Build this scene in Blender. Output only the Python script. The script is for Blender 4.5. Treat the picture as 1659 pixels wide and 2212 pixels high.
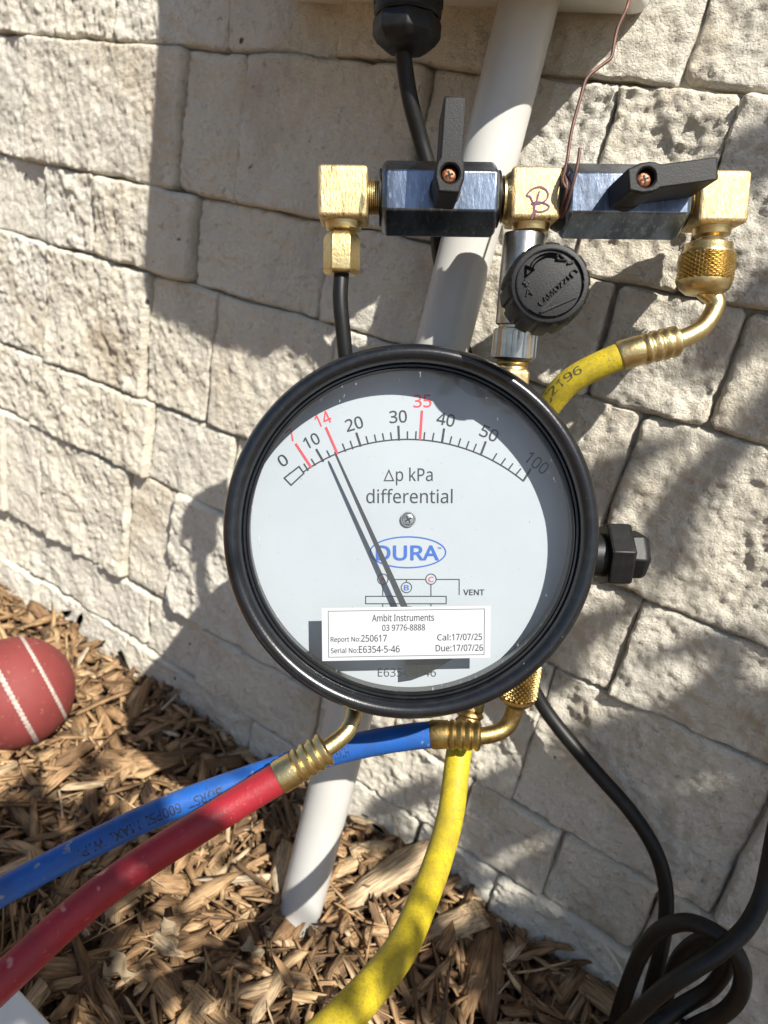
import bpy, bmesh, math, random
import numpy as np
from mathutils import Vector, Matrix

random.seed(7)
rng = np.random.default_rng(11)
scene = bpy.context.scene
for o in list(bpy.data.objects):
    bpy.data.objects.remove(o)

# ------------------------------------------------------------------ camera
# camera solved from the vanishing points of the masonry courses.
# "photo units": the photograph measured as 1659 x 2212; F is the focal length in them
F, CX, CY = 1526.0, 829.5, 1106.0
VR = Vector((0.83027546, 0.52469681, 0.18797851))      # image right, in world axes
VD = Vector((0.34376576, -0.21661795, -0.91372959))    # image down
VF = Vector((-0.43871148, 0.82326783, -0.36022537))    # forward
H = 0.374          # camera height above the mulch
D = 0.34           # camera distance from the wall face (world +Y)
EYE = Vector((0, 0, H))
CAMR = Matrix((VR, -VD, -VF)).transposed()
cd = bpy.data.cameras.new('camera')
cam = bpy.data.objects.new('camera', cd)
scene.collection.objects.link(cam)
cam.matrix_world = Matrix.Translation(EYE) @ CAMR.to_4x4()
cd.sensor_fit = 'VERTICAL'
cd.sensor_height = 9.8
cd.lens = 9.8 * F / 2212.0
cd.clip_start = 0.01
cd.clip_end = 300
cd.dof.use_dof = True
cd.dof.focus_distance = 0.262
cd.dof.aperture_fstop = 3.8
scene.camera = cam

# ------------------------------------------------------------------ sky and sun
SUN = Vector((-0.5335, 0.3546, -0.7679)).normalized()   # direction the light travels
w = bpy.data.worlds.new('World'); scene.world = w; w.use_nodes = True
nt = w.node_tree; nt.nodes.clear()
sky = nt.nodes.new('ShaderNodeTexSky'); sky.sky_type = 'NISHITA'; sky.sun_disc = False
sky.sun_elevation = math.asin(-SUN.z)
sky.sun_rotation = math.atan2(-SUN.x, -SUN.y)
bg = nt.nodes.new('ShaderNodeBackground'); bg.inputs[1].default_value = 0.070
wo = nt.nodes.new('ShaderNodeOutputWorld')
nt.links.new(sky.outputs[0], bg.inputs[0]); nt.links.new(bg.outputs[0], wo.inputs[0])
sl = bpy.data.lights.new('sun', 'SUN'); sl.energy = 5.0; sl.angle = math.radians(0.55); sl.color = (1, .95, .86)
so = bpy.data.objects.new('sun', sl); scene.collection.objects.link(so)
so.rotation_euler = SUN.to_track_quat('-Z', 'Y').to_euler(); so.location = (2, -2, 3)
scene.view_settings.view_transform = 'Standard'; scene.view_settings.look = 'None'
scene.view_settings.exposure = 0.84; scene.view_settings.gamma = 1
scene.view_settings.use_curve_mapping = False
scene.render.engine = 'CYCLES'
scene.cycles.max_bounces = 8; scene.cycles.transparent_max_bounces = 12
scene.cycles.caustics_reflective = False; scene.cycles.caustics_refractive = False

# ------------------------------------------------------------------ helpers: coordinates
def ray(x, y):                       # world ray with unit forward part through a photo point
    return VR * ((x - CX) / F) + VD * ((y - CY) / F) + VF
def at(x, y, z):                     # world point seen at photo (x, y), z metres in front of the lens
    return EYE + ray(x, y) * z
def on_wall(x, y, gap=0.0):          # world point seen there, gap metres in front of the wall face
    r = ray(x, y); return EYE + r * ((D - gap) / r.y)
def on_ground(x, y, h=0.0):
    r = ray(x, y); return EYE + r * ((h - H) / r.z)

class Frame:                         # local frame, built from an origin and a tilt
    def __init__(s, origin, tilt=0.0, roll=0.0, turn=0.0):
        R = Matrix.Rotation(math.radians(turn), 3, 'Y') @ Matrix.Rotation(math.radians(tilt), 3, 'X') @ Matrix.Rotation(math.radians(roll), 3, 'Z')
        s.R = CAMR @ R; s.o = origin; s.M = Matrix.Translation(origin) @ s.R.to_4x4()
    def px(s, x, y, h=0.0):          # photo point -> local point on the plane z = h of this frame
        r = ray(x, y); n = s.R @ Vector((0, 0, 1)); p0 = s.o + n * h
        t = (p0 - EYE).dot(n) / r.dot(n)
        return s.R.transposed() @ (EYE + r * t - s.o)
    def loc(s, wp): return s.R.transposed() @ (wp - s.o)

IDENT = None
# ------------------------------------------------------------------ helpers: materials
MATS = {}
def mat(name, col, rough=.5, metal=0., spec=.5, noise=None, bump=None, speck=None, coat=0., ndetail=6, stretch=None):
    """noise=(scale, colour2, lo, hi)  bump=(scale, distance)  speck=(scale, colour, threshold)"""
    m = bpy.data.materials.new(name); m.use_nodes = True; MATS[name] = m
    n = m.node_tree.nodes; l = m.node_tree.links; b = n['Principled BSDF']
    b.inputs['Base Color'].default_value = (*col, 1); b.inputs['Roughness'].default_value = rough
    b.inputs['Metallic'].default_value = metal; b.inputs['Specular IOR Level'].default_value = spec
    b.inputs['Coat Weight'].default_value = coat
    tc = n.new('ShaderNodeTexCoord'); src = tc.outputs['Object']
    if stretch:
        mp = n.new('ShaderNodeMapping'); mp.inputs['Scale'].default_value = stretch
        l.new(src, mp.inputs[0]); src = mp.outputs[0]
    cur = None
    if noise:
        layers = noise if isinstance(noise, list) else [noise]
        for (sc, c2, lo, hi) in layers:
            t = n.new('ShaderNodeTexNoise'); t.inputs['Scale'].default_value = sc; t.inputs['Detail'].default_value = ndetail
            t.inputs['Roughness'].default_value = .62
            l.new(src, t.inputs['Vector'])
            r = n.new('ShaderNodeMapRange'); r.inputs[1].default_value = lo; r.inputs[2].default_value = hi
            l.new(t.outputs[0], r.inputs[0])
            mx = n.new('ShaderNodeMix'); mx.data_type = 'RGBA'
            if cur is None: mx.inputs[6].default_value = (*col, 1)
            else: l.new(cur, mx.inputs[6])
            mx.inputs[7].default_value = (*c2, 1); l.new(r.outputs[0], mx.inputs[0]); cur = mx.outputs[2]
    if speck:
        for (sc, c2, th) in (speck if isinstance(speck, list) else [speck]):
            t = n.new('ShaderNodeTexNoise'); t.inputs['Scale'].default_value = sc; t.inputs['Detail'].default_value = 2
            l.new(src, t.inputs['Vector'])
            r = n.new('ShaderNodeMapRange'); r.inputs[1].default_value = th; r.inputs[2].default_value = th + .05
            l.new(t.outputs[0], r.inputs[0])
            mx = n.new('ShaderNodeMix'); mx.data_type = 'RGBA'
            if cur is None: mx.inputs[6].default_value = (*col, 1)
            else: l.new(cur, mx.inputs[6])
            mx.inputs[7].default_value = (*c2, 1); l.new(r.outputs[0], mx.inputs[0]); cur = mx.outputs[2]
    if cur is not None: l.new(cur, b.inputs['Base Color'])
    prev = None
    if bump:
        for (sc, dist) in (bump if isinstance(bump, list) else [bump]):
            t = n.new('ShaderNodeTexNoise'); t.inputs['Scale'].default_value = sc; t.inputs['Detail'].default_value = 5
            t.inputs['Roughness'].default_value = .65
            l.new(src, t.inputs['Vector'])
            bp = n.new('ShaderNodeBump'); bp.inputs['Strength'].default_value = 1; bp.inputs['Distance'].default_value = dist
            l.new(t.outputs[0], bp.inputs['Height'])
            if prev is not None: l.new(prev, bp.inputs['Normal'])
            prev = bp.outputs[0]
        l.new(prev, b.inputs['Normal'])
    return m

BRASS = mat('brass', (.58, .46, .23), .34, 1., noise=[(240, (.46, .33, .14), .45, .7)], bump=[(900, .00012), (160, .0002)],
            speck=(420, (.12, .11, .06), .7))
BRASS_FLAT = mat('brushed_brass', (.60, .48, .28), .52, 1., noise=[(160, (.50, .35, .16), .45, .75), (900, (.40, .28, .12), .5, .7)],
                 bump=[(900, .0005)], speck=[(170, (.16, .15, .09), .64)], stretch=(1.2, .3, 1))
BRASS_DULL_SHADED = mat('dull_shaded_brass', (.36, .26, .10), .42, 1., noise=[(180, (.2, .14, .06), .4, .7)], bump=[(600, .0002)])  # dull brass, its dark tone also painting shade on the blue hose's coupling
CHROME = mat('blackened_nickel', (.21, .26, .35), .30, 1., noise=[(60, (.10, .12, .16), .4, .65), (420, (.40, .44, .50), .54, .80)],
             bump=[(300, .00015)], stretch=(1.6, .5, 1))
SILVER = mat('plated_steel', (.48, .46, .42), .28, 1., noise=[(150, (.3, .29, .26), .4, .7)], bump=[(300, .0001)])
STEEL = mat('bright_steel', (.62, .62, .60), .22, 1., noise=[(500, (.3, .3, .3), .45, .7)])
BLACKP = mat('black_plastic', (.006, .0065, .007), .45, spec=.3, noise=[(300, (.012, .012, .013), .45, .7)], bump=[(1500, .00006)])
KNOBP = mat('charcoal_nylon', (.0085, .009, .010), .5, spec=.3, noise=[(300, (.015, .015, .016), .5, .8)], bump=[(1800, .0001)])
BEZEL = mat('black_bezel_paint', (.005, .006, .008), .27, bump=[(900, .00005)], noise=[(200, (.014, .015, .018), .5, .8)],
            speck=(900, (.22, .22, .22), .75))
RUBBER = mat('black_rubber', (.005, .0053, .0056), .45, spec=.3, noise=[(120, (.012, .0117, .011), .45, .75)])
COPPER_SCREW = mat('rusty_copper', (.42, .17, .09), .5, .8, noise=[(900, (.16, .06, .03), .45, .6)], bump=[(1500, .0002)])
WIRE = mat('oxidised_copper', (.09, .045, .038), .55, .4, noise=[(200, (.20, .085, .055), .5, .7)])
HBLUE = mat('blue_hose_rubber', (.010, .085, .34), .45, spec=.35, noise=[(60, (.018, .065, .22), .45, .7), (25, (.10, .14, .22), .6, .85)], bump=[(900, .00012)],
            speck=[(170, (.18, .2, .24), .68), (500, (.02, .05, .15), .68)])
HRED = mat('red_hose_rubber', (.27, .014, .022), .45, spec=.35, noise=[(50, (.18, .015, .022), .45, .7), (22, (.30, .11, .10), .58, .85)], bump=[(700, .0002)],
           speck=[(110, (.42, .2, .17), .66), (420, (.28, .05, .05), .66)])
HYEL = mat('yellow_hose_rubber', (.50, .385, .014), .5, spec=.35, noise=[(60, (.24, .19, .025), .45, .72), (300, (.30, .235, .025), .5, .7)], bump=[(800, .00015)],
           speck=[(2300, (.30, .24, .035), .56), (900, (.27, .21, .035), .64)])
INK = mat('black_ink', (.014, .016, .022), .6)
REDINK = mat('red_ink', (.62, .05, .06), .6)
BLUEINK = mat('blue_ink', (.015, .10, .42), .6)
FADED = mat('worn_hose_print', (.035, .035, .03), .6, noise=[(500, (.13, .11, .03), .5, .62)])
FADEDB = mat('worn_black_print', (.008, .012, .03), .6, noise=[(500, (.010, .05, .20), .5, .62)])
MARKER = mat('purple_marker', (.10, .035, .07), .5, .3)
DIAL = mat('white_dial_enamel', (.435, .475, .51), .6, spec=.3, noise=[(14, (.40, .44, .475), .4, .7)], speck=[(1100, (.24, .25, .26), .72), (420, (.28, .29, .3), .74)])
PAPER = mat('white_label_paper', (.40, .415, .44), .6, spec=.2)
PVC = mat('white_pvc', (.50, .495, .47), .35, noise=[(30, (.45, .44, .41), .45, .75)], speck=(150, (.35, .33, .28), .78))
BOXP = mat('white_enclosure_plastic', (.66, .66, .63), .45, noise=[(12, (.6, .6, .57), .4, .7)])
SEAM = mat('white_stitching', (.42, .38, .34), .8, noise=[(400, (.3, .2, .17), .45, .65)], bump=[(600, .0006)])
BALL = mat('red_ball_leather', (.20, .040, .038), .65, spec=.3, noise=[(60, (.17, .035, .032), .45, .7)], bump=[(900, .0003)],
           speck=(260, (.25, .1, .07), .66))
TWIG = mat('bleached_grass', (.62, .58, .48), .7)
PALE = mat('pale_dry_leaf', (.27, .21, .13), .7, noise=[(80, (.3, .22, .13), .45, .7)])
LEAF = mat('green_leaf', (.05, .10, .025), .5, noise=[(20, (.07, .12, .03), .4, .7)])
BARK = mat('bark', (.12, .085, .06), .8)
JOINT = mat('stone_backing', (.45, .42, .36), .9, noise=[(60, (.09, .08, .07), .4, .7)], bump=[(200, .001)])

def stone_mat():
    m = bpy.data.materials.new('split_face_stone'); m.use_nodes = True
    n = m.node_tree.nodes; l = m.node_tree.links; b = n['Principled BSDF']
    b.inputs['Roughness'].default_value = .85; b.inputs['Specular IOR Level'].default_value = .25
    tc = n.new('ShaderNodeTexCoord'); oi = n.new('ShaderNodeObjectInfo')
    add = n.new('ShaderNodeVectorMath'); add.operation = 'ADD'
    l.new(tc.outputs['Object'], add.inputs[0])
    mul = n.new('ShaderNodeMath'); mul.operation = 'MULTIPLY'; mul.inputs[1].default_value = 7
    l.new(oi.outputs['Random'], mul.inputs[0]); l.new(mul.outputs[0], add.inputs[1])
    P = add.outputs[0]
    def noi(sc, det, lo, hi, rough=.6, stretch=None):
        v = P
        if stretch:
            mp = n.new('ShaderNodeMapping'); mp.inputs['Scale'].default_value = stretch
            mp.inputs['Rotation'].default_value = (0, .5, 0); l.new(P, mp.inputs[0]); v = mp.outputs[0]
        t = n.new('ShaderNodeTexNoise'); t.inputs['Scale'].default_value = sc; t.inputs['Detail'].default_value = det
        t.inputs['Roughness'].default_value = rough; l.new(v, t.inputs['Vector'])
        r = n.new('ShaderNodeMapRange'); r.inputs[1].default_value = lo; r.inputs[2].default_value = hi
        l.new(t.outputs[0], r.inputs[0]); return r.outputs[0], t.outputs[0]
    def mix(a, c, fac):
        mx = n.new('ShaderNodeMix'); mx.data_type = 'RGBA'
        if isinstance(a, tuple): mx.inputs[6].default_value = (*a, 1)
        else: l.new(a, mx.inputs[6])
        if isinstance(c, tuple): mx.inputs[7].default_value = (*c, 1)
        else: l.new(c, mx.inputs[7])
        l.new(fac, mx.inputs[0]); return mx.outputs[2]
    warm = mix((.79, .73, .60), (.81, .77, .67), oi.outputs['Random'])
    f1, _ = noi(30, 8, .46, .70, .7, (1, 1, .45))
    c = mix(warm, (.66, .625, .545), f1)
    f2, _ = noi(13, 5, .56, .74, .6)
    c = mix(c, (.60, .51, .38), f2)
    f3, _ = noi(170, 3, .60, .72, .7)
    c = mix(c, (.50, .475, .42), f3)
    f4, _ = noi(120, 1, .78, .84, .4)
    c = mix(c, (.10, .07, .06), f4)
    l.new(c, b.inputs['Base Color'])
    prev = None
    for sc, dist in ((120, .0010), (400, .0022), (1000, .0014)):
        _, t = noi(sc, 5, 0, 1, .65)
        bp = n.new('ShaderNodeBump'); bp.inputs['Strength'].default_value = 1; bp.inputs['Distance'].default_value = dist
        l.new(t, bp.inputs['Height'])
        if prev is not None: l.new(prev, bp.inputs['Normal'])
        prev = bp.outputs[0]
    l.new(prev, b.inputs['Normal'])
    return m
STONE = stone_mat()

def chip_mat():
    m = bpy.data.materials.new('wood_chip'); m.use_nodes = True
    n = m.node_tree.nodes; l = m.node_tree.links; b = n['Principled BSDF']
    b.inputs['Roughness'].default_value = .75; b.inputs['Specular IOR Level'].default_value = .3
    a = n.new('ShaderNodeAttribute'); a.attribute_name = 'chip_random'
    g = n.new('ShaderNodeAttribute'); g.attribute_name = 'chip_grain'
    cr = n.new('ShaderNodeValToRGB'); e = cr.color_ramp; e.interpolation = 'LINEAR'
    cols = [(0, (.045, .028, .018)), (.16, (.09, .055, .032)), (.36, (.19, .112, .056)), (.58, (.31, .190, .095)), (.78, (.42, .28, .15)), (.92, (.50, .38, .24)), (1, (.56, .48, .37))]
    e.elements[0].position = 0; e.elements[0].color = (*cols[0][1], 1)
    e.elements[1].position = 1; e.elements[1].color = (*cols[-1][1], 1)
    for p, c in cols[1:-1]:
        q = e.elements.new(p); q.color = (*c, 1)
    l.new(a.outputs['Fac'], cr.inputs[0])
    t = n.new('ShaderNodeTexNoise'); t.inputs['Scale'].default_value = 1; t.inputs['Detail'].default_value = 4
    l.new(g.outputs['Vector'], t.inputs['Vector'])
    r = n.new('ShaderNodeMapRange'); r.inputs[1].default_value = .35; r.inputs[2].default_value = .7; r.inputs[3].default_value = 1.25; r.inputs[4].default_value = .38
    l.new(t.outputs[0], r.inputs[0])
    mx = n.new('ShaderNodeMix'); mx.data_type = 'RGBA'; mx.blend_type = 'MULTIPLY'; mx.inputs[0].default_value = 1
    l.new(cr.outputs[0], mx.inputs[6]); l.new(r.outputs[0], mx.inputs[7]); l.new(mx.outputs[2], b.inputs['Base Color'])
    bp = n.new('ShaderNodeBump'); bp.inputs['Distance'].default_value = .0009; l.new(t.outputs[0], bp.inputs['Height']); l.new(bp.outputs[0], b.inputs['Normal'])
    return m
CHIP = chip_mat()
SOIL = mat('mulch_soil', (.17, .11, .065), .9, noise=[(60, (.22, .13, .06), .45, .7), (9, (.09, .06, .04), .4, .7)], bump=[(90, .006), (300, .002)])

def glass_mat():
    m = bpy.data.materials.new('clear_gauge_window'); m.use_nodes = True
    n = m.node_tree.nodes; l = m.node_tree.links; n.clear()
    out = n.new('ShaderNodeOutputMaterial')
    tr = n.new('ShaderNodeBsdfTransparent'); tr.inputs[0].default_value = (.965, .975, .985, 1)
    gl = n.new('ShaderNodeBsdfGlossy'); gl.inputs['Roughness'].default_value = .03
    fr = n.new('ShaderNodeFresnel'); fr.inputs[0].default_value = 1.5
    mx = n.new('ShaderNodeMixShader'); l.new(fr.outputs[0], mx.inputs[0]); l.new(tr.outputs[0], mx.inputs[1]); l.new(gl.outputs[0], mx.inputs[2])
    df = n.new('ShaderNodeBsdfDiffuse'); df.inputs[0].default_value = (.8, .8, .8, 1)
    tc = n.new('ShaderNodeTexCoord'); mp = n.new('ShaderNodeMapping'); mp.inputs['Scale'].default_value = (1, .28, 1); mp.inputs['Rotation'].default_value = (0, 0, .6)
    l.new(tc.outputs['Object'], mp.inputs[0])
    t = n.new('ShaderNodeTexNoise'); t.inputs['Scale'].default_value = 1300; t.inputs['Detail'].default_value = 3; l.new(mp.outputs[0], t.inputs['Vector'])
    # more scratches and dust towards the rim
    ln = n.new('ShaderNodeVectorMath'); ln.operation = 'LENGTH'; l.new(tc.outputs['Object'], ln.inputs[0])
    rr = n.new('ShaderNodeMapRange'); rr.inputs[1].default_value = .044; rr.inputs[2].default_value = .060; rr.inputs[3].default_value = .80; rr.inputs[4].default_value = .655
    l.new(ln.outputs['Value'], rr.inputs[0])
    sb = n.new('ShaderNodeMath'); sb.operation = 'SUBTRACT'; l.new(t.outputs[0], sb.inputs[0]); l.new(rr.outputs[0], sb.inputs[1])
    ml = n.new('ShaderNodeMath'); ml.operation = 'MULTIPLY'; ml.inputs[1].default_value = 14; ml.use_clamp = True; l.new(sb.outputs[0], ml.inputs[0])
    # faint film of dust and wiped smears over the whole pane
    t2 = n.new('ShaderNodeTexNoise'); t2.inputs['Scale'].default_value = 22; t2.inputs['Detail'].default_value = 6; l.new(mp.outputs[0], t2.inputs['Vector'])
    fm = n.new('ShaderNodeMapRange'); fm.inputs[1].default_value = .3; fm.inputs[2].default_value = .75; fm.inputs[3].default_value = .004; fm.inputs[4].default_value = .035
    l.new(t2.outputs[0], fm.inputs[0])
    m2 = n.new('ShaderNodeMath'); m2.operation = 'MAXIMUM'
    sc = n.new('ShaderNodeMath'); sc.operation = 'MULTIPLY'; sc.inputs[1].default_value = .24; l.new(ml.outputs[0], sc.inputs[0])
    l.new(sc.outputs[0], m2.inputs[0]); l.new(fm.outputs[0], m2.inputs[1])
    m3 = n.new('ShaderNodeMixShader'); l.new(m2.outputs[0], m3.inputs[0]); l.new(mx.outputs[0], m3.inputs[1]); l.new(df.outputs[0], m3.inputs[2])
    l.new(m3.outputs[0], out.inputs[0]); return m
GLASS = glass_mat()

# ------------------------------------------------------------------ helpers: objects
def tag(o, label=None, cat=None, group=None, kind=None):
    if label: o['label'] = label
    if cat: o['category'] = cat
    if group: o['group'] = group
    if kind: o['kind'] = kind
    return o
WM = {}
def thing(name, label, cat, M, group=None):
    o = bpy.data.objects.new(name, None); scene.collection.objects.link(o)
    if not isinstance(M, Matrix): M = Matrix.Translation(M)
    o.matrix_world = M; WM[o] = M; o.empty_display_size = .01
    if name == 'charging_hose': group = 'coloured charging hoses joined to the gauge'
    return tag(o, label, cat, group)

class MB:
    """collects polygons (local or world coordinates), built as one mesh object"""
    def __init__(s): s.v = []; s.f = []
    def add(s, verts, faces):
        k = len(s.v); s.v += [Vector(p) for p in verts]; s.f += [tuple(i + k for i in f) for f in faces]; return s
    def rod(s, p0, axis, prof, seg=32, phase=0., xref=None):
        """prof = [(distance along the axis, radius), ...]; ends capped"""
        p0 = Vector(p0); a = Vector(axis).normalized()
        x = Vector(xref) if xref else (Vector((0, 0, 1)) if abs(a.z) < .9 else Vector((1, 0, 0)))
        x = (x - a * x.dot(a)).normalized(); y = a.cross(x)
        vs = []; fs = []
        for (d, r) in prof:
            for k in range(seg):
                t = phase + 2 * math.pi * k / seg
                vs.append(p0 + a * d + (x * math.cos(t) + y * math.sin(t)) * r)
        for i in range(len(prof) - 1):
            for k in range(seg):
                k2 = (k + 1) % seg; fs.append((i*seg+k, i*seg+k2, (i+1)*seg+k2, (i+1)*seg+k))
        fs.append(tuple(reversed(range(seg)))); fs.append(tuple((len(prof)-1)*seg + k for k in range(seg)))
        return s.add(vs, fs)
    def box(s, c, h, R=None):
        c = Vector(c); vs = []
        for sx in (-1, 1):
            for sy in (-1, 1):
                for sz in (-1, 1):
                    q = Vector((sx*h[0], sy*h[1], sz*h[2])); vs.append(c + (R @ q if R else q))
        return s.add(vs, [(0,1,3,2),(4,6,7,5),(0,4,5,1),(2,3,7,6),(0,2,6,4),(1,5,7,3)])
    def prism(s, poly, z0, z1):
        n = len(poly); vs = [(p[0], p[1], z0) for p in poly] + [(p[0], p[1], z1) for p in poly]
        fs = [tuple(reversed(range(n))), tuple(range(n, 2*n))] + [(i, (i+1) % n, n+(i+1) % n, n+i) for i in range(n)]
        return s.add(vs, fs)
    def seg(s, p, q, wd, z):         # flat printed line
        p = Vector((p[0], p[1])); q = Vector((q[0], q[1])); d = (q-p).normalized(); nn = Vector((-d.y, d.x)) * wd/2
        return s.add([(p.x-nn.x, p.y-nn.y, z), (q.x-nn.x, q.y-nn.y, z), (q.x+nn.x, q.y+nn.y, z), (p.x+nn.x, p.y+nn.y, z)], [(0,1,2,3)])
    def line(s, pts, wd, z, closed=False):
        """flat mitred printed line through pts"""
        n = len(pts); P = [Vector((p[0], p[1])) for p in pts]; L = []; Rr = []
        for i in range(n):
            a = P[i-1] if (i > 0 or closed) else None; b = P[(i+1) % n] if (i < n-1 or closed) else None
            d1 = (P[i]-a).normalized() if a is not None else None; d2 = (b-P[i]).normalized() if b is not None else None
            if d1 is None: d1 = d2
            if d2 is None: d2 = d1
            n1 = Vector((-d1.y, d1.x)); n2 = Vector((-d2.y, d2.x)); m = (n1+n2); m = m.normalized() if m.length > 1e-6 else n1
            k = wd/2/max(.4, m.dot(n1)); L.append(P[i]+m*k); Rr.append(P[i]-m*k)
        vs = [(p.x, p.y, z) for p in L] + [(p.x, p.y, z) for p in Rr]
        fs = [(i, (i+1) % n, n+(i+1) % n, n+i) for i in range(n if closed else n-1)]
        fs = [tuple(reversed(f)) for f in fs]
        return s.add(vs, fs)
    def build(s, name, m, parent=None, smooth=35, bevel=0., bseg=2, rel=None, uvless=True):
        """vertices are in the parent's local space; rel = the parent's location when they are in world axes"""
        me = bpy.data.meshes.new(name); off = rel if rel is not None else Vector((0, 0, 0))
        me.from_pydata([tuple(p - off) for p in s.v], [], s.f); me.materials.append(m)
        if smooth:
            me.polygons.foreach_set('use_smooth', [True]*len(me.polygons)); me.set_sharp_from_angle(angle=math.radians(smooth))
        me.update()
        o = bpy.data.objects.new(name, me); scene.collection.objects.link(o)
        if parent is not None: o.parent = parent
        if bevel:
            b = o.modifiers.new('bevel', 'BEVEL'); b.width = bevel; b.segments = bseg; b.limit_method = 'ANGLE'; b.angle_limit = math.radians(30)
            b.harden_normals = False
        return o

def smooth_path(pts, n=14):
    P = [Vector(p) for p in pts]; out = []
    P = [P[0]*2 - P[1]] + P + [P[-1]*2 - P[-2]]
    for i in range(1, len(P)-2):
        p0, p1, p2, p3 = P[i-1:i+3]
        for k in range(n):
            t = k/n
            out.append(.5*((2*p1)+(p2-p0)*t+(2*p0-5*p1+4*p2-p3)*t*t+(-p0+3*p1-3*p2+p3)*t*t*t))
    out.append(P[-2]); return out
class Sweep:
    def __init__(s, pts, n=14, smooth=True):
        s.p = smooth_path(pts, n) if smooth else [Vector(p) for p in pts]
        s.t = []; 
        for i in range(len(s.p)):
            a = s.p[max(0, i-1)]; b = s.p[min(len(s.p)-1, i+1)]; s.t.append((b-a).normalized())
        s.s = [0.]
        for i in range(1, len(s.p)): s.s.append(s.s[-1] + (s.p[i]-s.p[i-1]).length)
        # frame: u leans toward the lens at the start, then parallel transport
        u = (EYE - s.p[0]); u = (u - s.t[0]*u.dot(s.t[0])).normalized(); s.u = [u]
        for i in range(1, len(s.p)):
            u = s.u[-1] - s.t[i]*s.u[-1].dot(s.t[i]); s.u.append(u.normalized())
    def at(s, d):
        import bisect
        d = max(0, min(s.s[-1], d)); i = min(len(s.s)-2, max(0, bisect.bisect_right(s.s, d)-1))
        k = (d - s.s[i])/max(1e-9, s.s[i+1]-s.s[i])
        return s.p[i].lerp(s.p[i+1], k), s.t[i].lerp(s.t[i+1], k).normalized(), s.u[i].lerp(s.u[i+1], k).normalized()
    def mesh(s, mb, r, seg=24, d0=0., d1=None, step=None):
        """r: radius, or a list of (distance, radius)"""
        d1 = s.s[-1] if d1 is None else d1
        if isinstance(r, (int, float)):
            nst = max(2, int((d1-d0)/(step or .002))); prof = [(d0 + (d1-d0)*i/nst, r) for i in range(nst+1)]
        else: prof = [(d0+a, b) for a, b in r]
        vs = []; fs = []
        for d, rr in prof:
            p, t, u = s.at(d); v = t.cross(u)
            for k in range(seg):
                a = 2*math.pi*k/seg; vs.append(p + (u*math.cos(a) + v*math.sin(a))*rr)
        for i in range(len(prof)-1):
            for k in range(seg):
                k2 = (k+1) % seg; fs.append((i*seg+k, i*seg+k2, (i+1)*seg+k2, (i+1)*seg+k))
        fs.append(tuple(reversed(range(seg)))); fs.append(tuple((len(prof)-1)*seg+k for k in range(seg)))
        mb.add(vs, fs); return mb

TXT = {}
def shipped_font(fn):                # sans serif faces that come with Blender itself; the built-in face if missing
    try:
        import os
        return bpy.data.fonts.load(os.path.join(bpy.utils.system_resource('DATAFILES'), 'fonts', fn))
    except Exception:
        return None
HUMANIST = shipped_font('NotoSansMath-Regular.woff2'); SANS = HUMANIST
FACE = [SANS]
def text_mesh(body, bold=0., dense=0):
    key = (body, bold, FACE[0])
    if key in TXT: return TXT[key]
    cu = bpy.data.curves.new('lettering', 'FONT'); cu.body = body
    if FACE[0]: cu.font = FACE[0]
    cu.size = 1; cu.resolution_u = 4
    ob = bpy.data.objects.new('lettering', cu); scene.collection.objects.link(ob)
    dg = bpy.context.evaluated_depsgraph_get(); dg.update()
    me = bpy.data.meshes.new_from_object(ob.evaluated_get(dg))
    vs = np.array([v.co[:] for v in me.vertices]); fs = [tuple(p.vertices) for p in me.polygons]
    bpy.data.objects.remove(ob); bpy.data.curves.remove(cu); bpy.data.meshes.remove(me)
    vs[:, 0] -= (vs[:, 0].min()+vs[:, 0].max())/2; vs[:, 1] -= (vs[:, 1].min()+vs[:, 1].max())/2
    LW = np.ptp(vs[:, 0]); LH = np.ptp(vs[:, 1]); vs[:, 0] /= LW; vs[:, 1] /= LH; vs[:, 2] = 0
    if bold:                         # heavier print: the letters laid down several times, a hair apart
        k = len(vs); al = []; fl = []; asp = bold*.55
        for i, (dx, dy) in enumerate(((-1, 0), (1, 0), (0, -1), (0, 1), (-.7, -.7), (.7, .7), (-.7, .7), (.7, -.7))):
            q = vs.copy(); q[:, 0] += dx*asp/LW; q[:, 1] += dy*asp/LH; q[:, 2] += i; al.append(q); fl += [tuple(j+i*k for j in f) for f in fs]
        vs = np.concatenate(al); fs = fl
    TXT[key] = (vs, fs); return TXT[key]
def put_text(mb, body, c, wd, ht, z, rot=0., bold=0., thick=0.):
    """flat lettering fitted to a wd x ht box centred on c"""
    vs, fs = text_mesh(body, bold); ca, sa = math.cos(math.radians(rot)), math.sin(math.radians(rot))
    out = []
    for x, y, k in vs:
        x *= wd; y *= ht; out.append((c[0]+x*ca-y*sa, c[1]+x*sa+y*ca, z+k*.000003))
    if not thick: return mb.add(out, fs)
    me = bpy.data.meshes.new('t'); me.from_pydata(out, [], fs); bm = bmesh.new(); bm.from_mesh(me)
    bmesh.ops.dissolve_limit(bm, angle_limit=.01, verts=bm.verts, edges=bm.edges)
    r = bmesh.ops.extrude_face_region(bm, geom=bm.faces[:])
    for e in r['geom']:
        if isinstance(e, bmesh.types.BMVert): e.co.z += thick
    bm.verts.ensure_lookup_table(); bm.verts.index_update()
    mb.add([v.co[:] for v in bm.verts], [tuple(v.index for v in f.verts) for f in bm.faces])
    bm.free(); bpy.data.meshes.remove(me); return mb
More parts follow.
